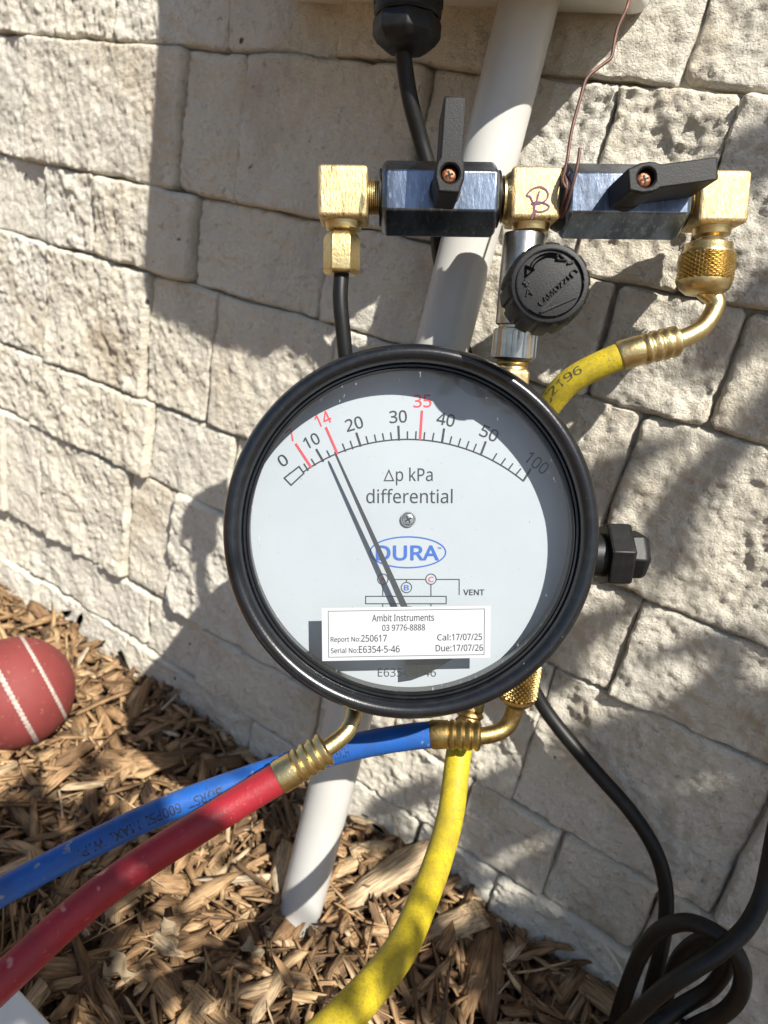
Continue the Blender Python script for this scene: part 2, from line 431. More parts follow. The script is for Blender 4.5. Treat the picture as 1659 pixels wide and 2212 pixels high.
def wrap_text(mb, sw, body, s0, wd, ht, off, r, adv=1, bold=0.):
    """lettering printed round a hose; off turns it round the hose (positive: downwards), adv = -1 reads against the path"""
    vs, fs = text_mesh(body, bold)
    p, t, u = sw.at(s0); v = t.cross(u); e = EYE-p; a0 = math.atan2(e.dot(v), e.dot(u))
    sd = 1 if (v*math.cos(a0)-u*math.sin(a0)).dot(VD) > 0 else -1
    out = []
    for x, y, k in vs:
        d = s0 + adv*x*wd; a = a0 + sd*off - adv*y*ht/r
        p, t, u = sw.at(d); v = t.cross(u); out.append(p + (u*math.cos(a)+v*math.sin(a))*(r+.00008+k*.000003))
    return mb.add(out, fs)

# ------------------------------------------------------------------ numpy noise
def vnoise(x, y, seed=0):
    xi = np.floor(x).astype(np.int64); yi = np.floor(y).astype(np.int64); xf = x-xi; yf = y-yi
    def h(a, b):
        n = (a*374761393 + b*668265263 + seed*2147483) & 0x7fffffff
        n = ((n ^ (n >> 13))*1274126177) & 0x7fffffff
        return ((n ^ (n >> 16)) & 0xffff)/65535.0
    u = xf*xf*xf*(xf*(xf*6-15)+10); v = yf*yf*yf*(yf*(yf*6-15)+10)
    a = h(xi, yi); b = h(xi+1, yi); c = h(xi, yi+1); d = h(xi+1, yi+1)
    return (a+(b-a)*u)*(1-v) + (c+(d-c)*u)*v
def gnoise(x, y, seed=0):
    xi = np.floor(x).astype(np.int64); yi = np.floor(y).astype(np.int64); xf = x-xi; yf = y-yi
    def g(a, b, dx, dy):
        n = (a*374761393 + b*668265263 + seed*2147483) & 0x7fffffff
        n = ((n ^ (n >> 13))*1274126177) & 0x7fffffff
        t = ((n ^ (n >> 16)) & 0xffff)/65535.0*2*math.pi
        return np.cos(t)*dx + np.sin(t)*dy
    u = xf*xf*xf*(xf*(xf*6-15)+10); v = yf*yf*yf*(yf*(yf*6-15)+10)
    a = g(xi, yi, xf, yf); b = g(xi+1, yi, xf-1, yf); c = g(xi, yi+1, xf, yf-1); d = g(xi+1, yi+1, xf-1, yf-1)
    return ((a+(b-a)*u)*(1-v) + (c+(d-c)*u)*v)*1.4
def fbm(x, y, seed=0, octv=4, gain=.5):
    s = 0; a = 1; t = 0
    for k in range(octv):
        c, n = math.cos(.9*k+seed), math.sin(.9*k+seed); f = 2.03**k
        s = s + a*gnoise((x*c-y*n)*f+k*17.3, (x*n+y*c)*f+k*9.1, seed+k); t += a; a *= gain
    return s/t*1.6

# ================================================================== SETTING
# ground: one large sheet of mulch bed and soil, to the horizon
def ground():
    xs = np.concatenate([[-150, -40, -10, -3, -1.2], np.linspace(-.8, .3, 90), [.8, 3, 10, 40, 150]])
    ys = np.concatenate([[-150, -40, -10, -3, -1, -.5], np.linspace(-.25, .42, 55)])
    X, Y = np.meshgrid(xs, ys); near = np.exp(-((X+.25)**2+(Y-.1)**2)/.8)
    Z = -.006 + near*.006*fbm(X*22, Y*22, 5)
    vs = np.stack([X, Y, Z], -1).reshape(-1, 3); nx = len(xs)
    fs = [(j*nx+i, j*nx+i+1, (j+1)*nx+i+1, (j+1)*nx+i) for j in range(len(ys)-1) for i in range(nx-1)]
    me = bpy.data.meshes.new('ground'); me.from_pydata(vs.tolist(), [], fs); me.materials.append(SOIL)
    me.polygons.foreach_set('use_smooth', [True]*len(me.polygons))
    o = bpy.data.objects.new('ground', me); scene.collection.objects.link(o); tag(o, kind='structure')
ground()

# ---- the stone wall: courses and joints as they stand in the photograph
wall = thing('stone_wall', 'pale split face limestone block wall behind the gauge', 'wall', Vector((-.25, D, 0)))
LV = [-.405-.374+.374, -.338, -.289, -.196, -.140, -.053, 0., .078, .168, .222, .312, .366, .456, .51]   # above the lens height
JOI = {0: [-.507, -.39, -.25, -.17, -.111, -.055, .03],
       1: [-.525, -.369, -.309, -.20, -.085, -.029, .027],
       2: [-.551, -.502, -.397, -.349, -.222, -.145, -.062, .052],
       3: [-.516, -.378, -.302, -.19, -.11, -.032, .05],
       4: [-.61, -.498, -.388, -.328, -.232, -.14, -.060, .045],
       5: [-.503, -.446, -.351, -.25, -.17, -.088, -.032, .03],
       6: [-.526, -.371, -.321, -.205, -.112, -.062, .03],
       7: [-.499, -.436, -.341, -.261, -.16, -.087, .01]}
def make_stone(x0, x1, z0, z1, seed, fine, prot):
    g = .0004                                             # half a joint
    x0 += g; x1 -= g; z0 += g; z1 -= g
    st = .0014 if fine else .009
    nu = max(4, int((x1-x0)/st)); nv = max(4, int((z1-z0)/st))
    a = np.linspace(0, 1, nu+1); b = np.linspace(0, 1, nv+1)
    a = a + 0*a
    A, B = np.meshgrid(a, b); W = x1-x0; Hh = z1-z0
    U = x0 + A*W; V = z0 + B*Hh
    # wobbling outline
    wob = .0019
    k1 = fbm(np.full_like(V, x0*3.1+seed), V*28, seed) * wob; k2 = fbm(np.full_like(V, x1*5.7+seed), V*28, seed+3)*wob
    U = U + k1*(1-A)**2 + k2*A**2
    k3 = fbm(U*24, np.full_like(U, seed*1.3), seed+7)*wob; k4 = fbm(U*24, np.full_like(U, seed*2.3), seed+9)*wob
    V = V + k3*(1-B)**2*1.0 + k4*B**2
    # rounded corners and arrises
    r = .0021 + .0010*math.sin(seed*1.7)
    eu = np.minimum(A*W, (1-A)*W); ev = np.minimum(B*Hh, (1-B)*Hh)
    qu = np.clip(1-eu/r, 0, 1); qv = np.clip(1-ev/r, 0, 1); q = np.sqrt(qu**2+qv**2); q = np.clip(q, 0, 1.0)
    fall = r*1.1*(1-np.sqrt(np.clip(1-q**2.2, 0, 1)))
    corner = (qu > 0) & (qv > 0)
    sx = np.sign(.5-A); sy = np.sign(.5-B)
    U = U + np.where(corner, sx*qu*qv*r*.5, 0); V = V + np.where(corner, sy*qu*qv*r*.5, 0)
    rel = .0026*fbm(U*15, V*15, seed+11, 3) + .0042*(.35-np.abs(gnoise(U*26+V*9, V*22, seed+41)))*vnoise(U*13, V*13, seed+43) + .0014*fbm(U*62+V*15, V*50, seed+21, 3, .6) + .0011*fbm(U*150, V*140, seed+31, 2, .7) + .0009*gnoise(U*330, V*330, seed+51)
    rug = .55 + .6*vnoise(U*9+seed, V*9, seed+5)
    Y = D - prot - rel*rug + fall
    # sides run back into the wall
    vs = [(float(u), float(y), float(v)) for u, y, v in zip(U.ravel(), Y.ravel(), V.ravel())]; m = nu+1
    fs = [(j*m+i, j*m+i+1, (j+1)*m+i+1, (j+1)*m+i) for j in range(nv) for i in range(nu)]
    ring = [i for i in range(m)] + [j*m+nu for j in range(1, nv+1)] + [nv*m+i for i in range(nu-1, -1, -1)] + [j*m for j in range(nv-1, 0, -1)]
    k = len(vs)
    for i in ring: vs.append((vs[i][0], D+.012, vs[i][2]))
    n = len(ring)
    for i in range(n):
        j = (i+1) % n; fs.append((ring[j], ring[i], k+i, k+j))
    return vs, fs
def wall_stones():
    r = random.Random(3); k = 0
    for ci in range(len(LV)-1):
        z0, z1 = LV[ci]+H, LV[ci+1]+H
        js = list(JOI.get(ci, []))
        if not js:
            x = -.62
            while x < .03: js.append(x); x += r.uniform(.06, .15)
        x = js[0]
        while x > -.95: x -= r.uniform(.07, .15); js.insert(0, x)
        x = js[-1]
        while x < .45: x += r.uniform(.07, .15); js.append(x)
        for a, b in zip(js[:-1], js[1:]):
            k += 1
            fine = (-.62 < b and a < .12 and ci < 8)
            prot = r.uniform(-.0035, .0045)
            vs, fs = make_stone(a, b, z0, z1, k*3+1, fine, prot)
            mb = MB(); c = Vector(((a+b)/2, D, (z0+z1)/2))
            me = bpy.data.meshes.new('stone'); me.from_pydata([(p[0]-c.x, p[1]-c.y, p[2]-c.z) for p in vs], [], fs)
            me.materials.append(STONE); me.polygons.foreach_set('use_smooth', [True]*len(me.polygons)); me.set_sharp_from_angle(angle=math.radians(60))
            o = bpy.data.objects.new('stone', me); scene.collection.objects.link(o); o.parent = wall
            o.location = c - WM[wall].translation
    mb = MB(); mb.box((-.25, D+.0355, (LV[0]+LV[-1])/2+H), (.8, .029, (LV[-1]-LV[0])/2+.01)); mb.build('mortar_backing', JOINT, wall, 0, rel=WM[wall].translation)
wall_stones()

# ---- wood chip mulch: nobody could count it
def mulch():
    N = 16500
    cx_ = rng.uniform(-.80, .16, N); cy_ = rng.uniform(-.16, .345, N)
    L = np.exp(rng.normal(math.log(.020), .6, N)).clip(.005, .075)
    Wd = np.exp(rng.normal(math.log(.0034), .65, N)).clip(.0007, .013)
    thin = rng.uniform(0, 1, N) < .25; Wd = np.where(thin, Wd*.4, Wd*1.2); L = np.where(thin, L*1.25, L); Wd = np.minimum(Wd, L*.5); T = Wd*rng.uniform(.2, .7, N)
    yaw = rng.uniform(0, 2*math.pi, N); pit = rng.normal(0, .26, N); rol = rng.uniform(-.9, .9, N)
    lay = rng.uniform(0, 1, N)
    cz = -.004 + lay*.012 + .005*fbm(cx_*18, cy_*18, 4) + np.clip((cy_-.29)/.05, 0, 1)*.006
    # cross-sections along the chip, each a slightly different quad
    nS = 4; ts = np.linspace(-.5, .5, nS)
    allv = np.zeros((N, nS, 4, 3)); rnd = rng.normal
    bend = rng.normal(0, .06, N)
    for s_i, t in enumerate(ts):
        end = 1 if s_i in (0, nS-1) else 0
        wsc = (rng.uniform(.35, 1.05, N) if end else rng.uniform(.8, 1.15, N))
        tsc = (rng.uniform(.2, .9, N) if end else rng.uniform(.75, 1.1, N))
        for q, (a, b) in enumerate(((-1, -1), (1, -1), (1, 1), (-1, 1))):
            allv[:, s_i, q, 0] = t*L + rnd(0, .06, N)*L*end + rng.uniform(-1, 1, N)*Wd*.5*end
            allv[:, s_i, q, 1] = a*Wd/2*wsc + bend*L*(4*t*t)
            allv[:, s_i, q, 2] = b*T/2*tsc + rnd(0, .04, N)*Wd
    def rot(v, ang, i, j):
        c = np.cos(ang)[:, None, None]; s = np.sin(ang)[:, None, None]; a = v[..., i].copy(); b = v[..., j].copy()
        v[..., i] = a*c-b*s; v[..., j] = a*s+b*c
    grain = allv.copy()
    rot(allv, rol, 1, 2); rot(allv, pit, 0, 2); rot(allv, yaw, 0, 1)
    allv[..., 0] += cx_[:, None, None]; allv[..., 1] += cy_[:, None, None]; allv[..., 2] += cz[:, None, None]
    allv[..., 1] = np.minimum(allv[..., 1], D-.0005)
    V = allv.reshape(-1, 3); F_ = []
    base = (np.arange(N)*nS*4)[:, None]
    fl = []
    for s_i in range(nS-1):
        for q in range(4):
            q2 = (q+1) % 4; fl.append([s_i*4+q, s_i*4+q2, s_i*4+4+q2, s_i*4+4+q])
    fl.append([3, 2, 1, 0]); fl.append([nS*4-4, nS*4-3, nS*4-2, nS*4-1])
    fl = np.array(fl); faces = (base[:, :, None]+fl[None]).reshape(-1, 4)
    me = bpy.data.meshes.new('wood_chip_mulch')
    me.vertices.add(len(V)); me.vertices.foreach_set('co', V.ravel())
    me.loops.add(faces.size); me.loops.foreach_set('vertex_index', faces.ravel().astype(np.int32))
    me.polygons.add(len(faces)); me.polygons.foreach_set('loop_start', np.arange(0, faces.size, 4, dtype=np.int32))
    me.polygons.foreach_set('loop_total', np.full(len(faces), 4, dtype=np.int32))
    me.update(calc_edges=True); me.validate()
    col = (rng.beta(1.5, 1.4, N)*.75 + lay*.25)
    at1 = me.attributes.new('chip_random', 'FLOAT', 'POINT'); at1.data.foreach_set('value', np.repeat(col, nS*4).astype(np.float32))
    gr = grain*np.array([90, 900, 900]); gr[..., 0] += rng.uniform(0, 900, N)[:, None, None]
    at2 = me.attributes.new('chip_grain', 'FLOAT_VECTOR', 'POINT'); at2.data.foreach_set('vector', gr.reshape(-1).astype(np.float32))
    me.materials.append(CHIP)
    o = bpy.data.objects.new('wood_chip_mulch', me); scene.collection.objects.link(o)
    tag(o, 'tan and brown wood chip mulch covering the ground at the foot of the wall', 'mulch', kind='stuff')
mulch()

# ---- white PVC pipe
def pvc():
    p0 = at(1165, -260, .262); a = at(1140, 15, .297); b = at(652, 1950, .412); d = (b-a).normalized(); p1 = b + d*.045; p0 = a - d*.10
    r = .0126; t = thing('pvc_pipe', 'straight white plastic pipe leaning down from the enclosure into the mulch', 'pipe', b)
    mb = MB(); sw = Sweep([p0, p1], smooth=False); sw.mesh(mb, r, 40, step=.01)
    mb.build('pipe_wall', PVC, t, rel=b)
    mb = MB(); L = (p1-p0).length; sw.mesh(mb, [(0, r+.002), (.07, r+.002), (.071, r)], 40); mb.build('socket', PVC, t, rel=b)
pvc()

# ---- white enclosure above, mostly out of frame; its shadow lies on the wall
def enclosure():
    Z0, Z1 = H+.102, H+.40
    org = Vector((-.2, D, Z0)); t = thing('electrical_enclosure', 'white plastic wall box with rounded edge at the top of the picture', 'electrical box', org)
    plan = [(-.108, -.004), (-.108, .030), (-.109, .048), (-.113, .063), (-.125, .0765), (-.155, .0865), (-.1917, .0895), (-.245, .0880), (-.278, .0800), (-.293, .0565), (-.296, -.004)]
    pts = smooth_path([Vector((x, D-e, 0)) for x, e in plan], 5)
    mb = MB(); mb.prism([(p.x, p.y) for p in pts], Z0, Z1); mb.v = [v-org for v in mb.v]
    mb.build('housing', BOXP, t, 50, bevel=.006, bseg=4)
    c = Vector((sum(p.x for p in pts)/len(pts), sum(p.y for p in pts)/len(pts), 0))
    mb = MB(); mb.prism([(c.x+(p.x-c.x)*.9, D-.001-(D-p.y)*1.035) for p in pts], Z0+.02, Z1-.02); mb.v = [v-org for v in mb.v]
    # cable gland
    g = at(880, 44, .281); ax = (at(874, 124, .287)-at(886, -76, .279)).normalized()
    top = g - ax*.035
    f = MB(); f.rod(top, ax, [(0, .0134), (.0335, .0134), (.0345, .0126)], 48)
    gl = f.build('cable_gland', BLACKP, t, rel=org)
    n = MB(); n.rod(top+ax*.0345, ax, [(0, .0132), (.002, .0138), (.0065, .0138), (.009, .012), (.0115, .0080)], 8, math.radians(15)); n.build('gland_nut', BLACKP, gl, 40, rel=org, bevel=.0006)
    rr = MB(); 
    for k in range(20):
        a = 2*math.pi*k/20; x = Vector((0, 0, 1)).cross(ax).normalized(); y = ax.cross(x)
        rr.rod(top+ax*.005+(x*math.cos(a)+y*math.sin(a))*.0131, ax, [(0, .0008), (.026, .0008)], 8)
    rr.build('grip_ribs', BLACKP, gl, rel=org)
enclosure()

# ================================================================== THE GAUGE
GF = Frame(at(889, 1155, .2535), tilt=3.0)      # origin: centre of the bezel's front plane; z to the viewer
gauge = thing('pressure_gauge', 'large round differential pressure gauge with black rim and white dial', 'gauge', GF.M)
R0 = .0686
def lathe_ring(prof, seg=128):
    mb = MB(); vs = []; fs = []; n = len(prof)
    for r, z in prof:
        for k in range(seg):
            a = 2*math.pi*k/seg; vs.append((r*math.cos(a), r*math.sin(a), z))
    for i in range(n-1):
        for k in range(seg):
            k2 = (k+1) % seg; fs.append((i*seg+k, (i+1)*seg+k, (i+1)*seg+k2, i*seg+k2))
    return mb.add(vs, fs)
# bezel: a rounded roll, then a stepped lip down to the window
prof = [(R0-.0035, -.017), (R0-.0008, -.0155), (R0, -.012)]
for k in range(0, 13):
    a = math.radians(0+k*15); prof.append((R0-.0034+.0034*math.cos(a), -.0050+.0048*math.sin(a)))
prof += [(R0-.0069, -.0058), (R0-.0072, -.0052), (R0-.0078, -.0052), (R0-.0081, -.0062), (R0-.0082, -.0076)]
lathe_ring(prof).build('bezel', BEZEL, gauge, 50)
lathe_ring([(R0-.0080, -.0068), (R0-.0083, -.0062), (R0-.0087, -.0062), (R0-.0090, -.0068), (R0-.0090, -.0080)]).build('seal_ring', RUBBER, gauge, 60)
lathe_ring([(R0-.0076, -.007), (R0-.0072, -.0215)]).build('inner_wall', BEZEL, gauge, 60)
mb = MB(); mb.rod((0, 0, -.0206), (0, 0, -1), [(0, .0650), (.002, .0655), (.036, .0655), (.042, .062), (.044, .05)], 96); mb.build('case', BLACKP, gauge, 40)
ZD, ZG = -.0190, -.0072
mb = MB(); mb.rod((0, 0, ZD-.001), (0, 0, 1), [(0, .0613), (.001, .0613)], 128); dial = mb.build('dial_plate', DIAL, gauge, 0)
mb = MB(); mb.add([(.0602*math.cos(2*math.pi*k/128), .0602*math.sin(2*math.pi*k/128), ZG) for k in range(128)], [tuple(range(128))])
mb.build('window', GLASS, gauge, 0)

P = lambda x, y: GF.px(x, y, ZD+.0001)
ppm = (P(900, 1100)-P(800, 1100)).length/100    # metres per photo unit on the dial
zp = ZD+.00012
ca = lambda x, y: (464.5+x*.28, 729.9+y*.28)      # from the two enlargements measured
cb = lambda x, y: (862.6+x*.34, 729.9+y*.34)
bl = MB(); rd = MB()
T_thin = 3.0*ppm; T_mid = 4.6*ppm; T_red = 5.0*ppm
# arc: circle through the measured points
pts = []
ac = (880, 1342.5); ar = 393.5
a0 = math.degrees(math.atan2(1045-ac[1], 629-ac[0])); a1 = math.degrees(math.atan2(1038-ac[1], 1133-ac[0]))
start = math.degrees(math.atan2(1021-ac[1], 656.6-ac[0]))
arc = [P(ac[0]+ar*math.cos(math.radians(start+(a1-start)*k/60)), ac[1]+ar*math.sin(math.radians(start+(a1-start)*k/60))) for k in range(61)]
bl.line(arc, T_thin, zp)
bl.line([P(*ca(*q)) for q in ((534, 1081), (648, 992), (686, 1044), (587, 1136))], T_thin*1.05, zp+.00002, True)
for a, b in (((685,970),(720,1025)), ((742,933),(775,985)), ((862,868),(890,922)), ((983,815),(1008,878)), ((1043,793),(1065,858)),
             ((1165,758),(1183,820)), ((1230,745),(1245,808)), ((1292,735),(1305,797)), ((1355,728),(1363,790)), ((1485,720),(1485,785)),
             ((1552,720),(1548,785)), ((1618,727),(1612,790))):
    bl.seg(P(*ca(*a)), P(*ca(*b)), T_thin, zp+.00004)
for a, b in (((780,857),(837,955)), ((1090,730),(1125,838)), ((1415,677),(1420,792))):
    bl.seg(P(*ca(*a)), P(*ca(*b)), T_mid, zp+.00006)
for a, b in (((52,593),(50,645)), ((107,595),(102,647)), ((220,603),(210,655)), ((333,625),(320,675)), ((390,638),(374,690)), ((443,655),(425,705)),
             ((490,673),(470,722)), ((620,733),(592,780)), ((675,765),(643,810)), ((723,797),(692,838)), ((773,830),(740,870))):
    if a[0] > 115: bl.seg(P(*cb(*a)), P(*cb(*b)), T_thin, zp+.00004)
for a, b in (((285,575),(272,663)), ((550,657),(517,745)), ((836,832),(790,905))):
    bl.seg(P(*cb(*a)), P(*cb(*b)), T_mid, zp+.00006)
for a, b in (((622,815),(745,1003)), ((855,688),(947,898)), ((1597,560),(1582,787))):
    rd = MB(); rd.seg(P(*ca(*a)), P(*ca(*b)), T_red, zp+.0001); rd.build('red_mark', REDINK, dial, 0)
def num(mt, s, x, y, wd, ht, rot): mb = MB(); put_text(mb, s, P(x, y), wd*ppm, ht*ppm, zp, rot, .014); mb.build('numeral', mt, dial, 0)
num(INK, '0', 611, 994.5, 18, 25, 33); num(INK, '10', 673, 952, 33, 25, 27); num(INK, '20', 765, 915.5, 37, 26, 16)
num(INK, '30', 860, 900, 37, 26, 3); num(INK, '40', 963, 906, 38, 26, -11); num(INK, '50', 1057, 936, 38, 26, -24); num(INK, '100', 1160, 1000, 52, 27, -37)
num(REDINK, '7', 628.5, 940, 16, 25, 33); num(REDINK, '14', 697.5, 905, 33, 26, 24); num(REDINK, '35', 912.5, 866, 38, 27, 1)
bl.build('scale_print', INK, dial, 0)
cp = MB()
tri = [P(828, 1040), P(840, 1012.5), P(852.5, 1040)]
c3 = (tri[0]+tri[1]+tri[2])/3
cp.line([c3+(p-c3)*.80 for p in tri], 2.6*ppm, zp, True)
FACE[0] = HUMANIST; put_text(cp, 'p kPa', P(895, 1029), 79*ppm, 38*ppm, zp, 0, .004)
cp.build('unit_print', INK, dial, 0)
cp = MB(); put_text(cp, 'differential', P(884.5, 1071.5), 186*ppm, 31*ppm, zp, 0, .004); cp.build('caption_print', INK, dial, 0); FACE[0] = SANS
cp = MB(); put_text(cp, 'E6354-5-46', P(879, 1452.5), 127*ppm, 19*ppm, zp); cp.build('serial_print', INK, dial, 0)
lg = MB()
el = lambda rx, ry: [P(881, 1193)+Vector((rx*ppm*math.cos(2*math.pi*k/72), ry*ppm*math.sin(2*math.pi*k/72), 0)) for k in range(72)]
lg.line(el(82, 33.5), 3.0*ppm, zp, True)
put_text(lg, 'DURA', P(880, 1194.5), 134*ppm, 31*ppm, zp, 0, .035)
put_text(lg, 'TM', P(949, 1184), 8*ppm, 4*ppm, zp, 0, .02)
lg.build('logo_print', BLUEINK, dial, 0)
sc = MB(); T2 = 2.0*ppm
for x, y in ((827, 1251), (878, 1269), (931, 1251)):
    sc.line([P(x, y)+Vector((11.3*ppm*math.cos(2*math.pi*k/32), 11.3*ppm*math.sin(2*math.pi*k/32), 0)) for k in range(32)], T2, zp, True)
for a, b in (((838.3,1251.5),(919.7,1251.5)), ((942.3,1251.5),(992,1251.5)), ((992,1250.5),(992,1285)), ((878,1252.5),(878,1257.7)), ((827,1262.3),(827,1288)), ((931,1262.3),(931,1288)),
             ((827,1305),(827,1312)), ((931,1305),(931,1312))):
    sc.seg(P(*a), P(*b), T2, zp+.00003)
sc.line([P(790, 1288), P(964, 1288), P(964, 1304), P(790, 1304)], T2, zp+.00005, True)
put_text(sc, 'VENT', P(1023.5, 1279.5), 45*ppm, 12*ppm, zp, 0, .03)
sc.build('schematic_print', INK, dial, 0)
rl = MB(); put_text(rl, 'A', P(827, 1251.5), 12*ppm, 11*ppm, zp, 0, .03); rl.build('red_letter', REDINK, dial, 0); rl = MB(); put_text(rl, 'C', P(931, 1251.5), 11*ppm, 11*ppm, zp, 0, .03)
rl.build('red_letter', REDINK, dial, 0)
b2 = MB(); put_text(b2, 'B', P(878, 1269.5), 10*ppm, 11*ppm, zp, 0, .03); b2.build('blue_letter', BLUEINK, dial, 0)
# dial screw
c = GF.px(882, 1122, ZD+.002); mb = MB()
mb.rod((c.x, c.y, ZD), (0, 0, 1), [(0, .0029), (.0011, .0029), (.0019, .0022), (.0022, .0012)], 32); s = mb.build('dial_screw', STEEL, gauge, 50)
mb = MB(); mb.box((c.x, c.y, ZD+.00215), (.0014, .0003, .0002), Matrix.Rotation(.5, 3, 'Z')); mb.box((c.x, c.y, ZD+.00218), (.0014, .0003, .0002), Matrix.Rotation(.5+math.pi/2, 3, 'Z')); mb.build('cross_slot', BLACKP, s, 0)
# needle: tapering pointer, hub and half-disc counterweight behind the sticker
ZN = ZD+.0056
tip = GF.px(723, 977, ZN); low = GF.px(873, 1310, ZN); piv = low+(low-tip)*.075
dd = (piv-tip).normalized(); nn = Vector((-dd.y, dd.x, 0)); mb = MB()
poly = [tip-dd*.0002+nn*.0002, tip+dd*.0012+nn*.00042, piv+nn*.0013, piv-nn*.0013, tip+dd*.0012-nn*.00042, tip-dd*.0002-nn*.0002]
poly = [(p.x, p.y) for p in poly]
if sum(poly[i][0]*poly[(i+1) % 6][1]-poly[(i+1) % 6][0]*poly[i][1] for i in range(6)) < 0: poly.reverse()
mb.prism(poly, ZN-.0003, ZN); needle = mb.build('needle', INK, gauge, 0)
mb = MB(); mb.rod((piv.x, piv.y, ZD), (0, 0, 1), [(0, .0035), (.0060, .0035), (.0066, .003)], 32); mb.build('hub', BLACKP, needle)
q0 = GF.px(876, 1464.5, ZN); q1 = GF.px(976, 1424, ZN); q2 = GF.px(905, 1460, ZN); q3 = GF.px(945, 1445, ZN); q4 = GF.px(1000, 1395, ZN); q5 = GF.px(876, 1380, ZN); q6 = GF.px(862, 1340, ZN); q7 = GF.px(900, 1340, ZN)
mb = MB(); mb.prism([(q.x, q.y) for q in (q0, q2, q3, q1, q4, q7, q6, q5)], ZN-.0004, ZN-.0001); mb.build('counterweight', BLACKP, needle, 0)
# calibration sticker on the glass
ZS = ZG+.0003
S = lambda x, y: GF.px(597.2+x*.34, 1260.8+y*.34, ZS)
c4 = [S(287,155), S(291,492), S(1358,470), S(1362,140)]
mb = MB(); mb.add([(p.x, p.y, ZS) for p in c4]+[(p.x, p.y, ZG+.0001) for p in c4], [(0,1,2,3), (7,6,5,4), (0,4,5,1), (1,5,6,2), (2,6,7,3), (3,7,4,0)])
stk = mb.build('calibration_sticker', PAPER, gauge, 0); stk['label'] = 'white rectangular calibration sticker on the gauge glass'
spm = (S(900, 300)-S(800, 300)).length/100; zs = ZS+.00008; stt = MB()
stt.line([S(329,175), S(1322,160), S(1319,450), S(332,467)], 3.2*spm, zs, True)
def stx(s, x0, x1, y0, y1, rot=.7, b=.008): put_text(stt, s, S((x0+x1)/2, (y0+y1)/2), (x1-x0)*spm, (y1-y0)*spm, zs, rot, b)
stx('Ambit Instruments', 608, 1001, 193, 238); stx('03 9776-8888', 672, 944, 259, 298)
stx('Report No:', 345, 533, 338, 378); stx('250617', 538, 701, 325, 368); stx('Serial No:', 346, 518, 407, 441); stx('E6354-5-46', 524, 783, 394, 438)
stx('Cal:', 1022, 1107, 319, 361); stx('17/07/25', 1116, 1306, 317, 359); stx('Due:', 1012, 1112, 389, 430); stx('17/07/26', 1120, 1312, 386, 428)
stt.build('sticker_print', INK, stk, 0)
# side plug
pf = GF
pc = pf.px(1300, 1197, -.026); pl = MB(); ax = Vector((1, -.03, 0))
pl.rod((pc.x-.014, pc.y, -.026), ax, [(0, .0085), (.016, .0085)], 32)
plug = pl.build('vent_plug', BLACKP, gauge, 40)
pl = MB(); pl.rod((pc.x+.0002, pc.y, -.026), ax, [(0, .0128), (.0006, .0134), (.0086, .0134), (.0095, .0125)], 6, math.radians(20), xref=(0, 1, 0)); pl.build('hex_collar', BLACKP, plug, 25, bevel=.0005)
pl = MB(); pl.rod((pc.x+.0095, pc.y, -.026), ax, [(0, .0098), (.005, .0100), (.0072, .0085), (.0078, .005)], 6, math.radians(38), xref=(0, 1, 0)); pl.build('hex_cap', BLACKP, plug, 25, bevel=.0007)

# ================================================================== THE VALVE MANIFOLD
TILT = 9.0
ML = at(740, 411, .2625); MR = at(1567, 424, .2615)
VFm = Frame(ML, tilt=TILT, roll=-.8)                       # x along the manifold
man = thing('valve_manifold', 'row of two black nickel ball valves joined by brass elbows and a tee', 'valve manifold', VFm.M)
hb = .0094                                       # half a fitting block
def mx(x, y=417, h=0.): return VFm.px(x, y, h)
yL = 0.
ya = lambda x: 0.0                                # axis height in the frame
def vblock(name, x, y, lab, bottom=True, left=False, right=False):
    c = VFm.px(x, y, 0); mb = MB(); mb.box((c.x, c.y, -hb), (hb, hb, hb))
    o = mb.build(name, BRASS_FLAT, man, 30, bevel=.0017, bseg=4); o['label'] = lab
    mb = MB(); mb.rod((c.x, c.y-hb*.8, -hb), (0, -1, 0), [(0, hb*.82), (.0045, hb*.72), (.0052, hb*.45), (.007, hb*.45)], 32); mb.build('neck', BRASS, o, 40)
    return o, c
eL, cL = vblock('elbow_fitting', 740, 411, 'left brass elbow block above the black hose')
tE, cT = vblock('tee_fitting', 1160, 415, 'brass tee block with a purple letter B')
eR, cR = vblock('elbow_fitting', 1568, 423, 'right brass elbow block above the knurled nut')
YA = (cL.y+cR.y)/2; ZA = -hb
# handwritten B on the tee
mk = MB(); Q = lambda x, y: VFm.px(829.5+.5*x, .5*y, .0003)
bpts = smooth_path([Q(*p) for p in ((655, 930), (645, 880), (632, 850), (618, 845), (625, 830), (650, 812), (680, 808), (705, 825), (708, 850), (690, 872), (655, 882), (640, 878), (665, 872), (700, 880), (714, 892), (700, 908), (670, 915), (648, 905))], 6)
mk.line(bpts, .0006, .00028); bq = smooth_path([Q(*p) for p in ((640, 945), (650, 900), (662, 860), (672, 825))], 6); mk.line(bq, .0006, .00032)
mk.build('marker_letter', MARKER, tE, 0)
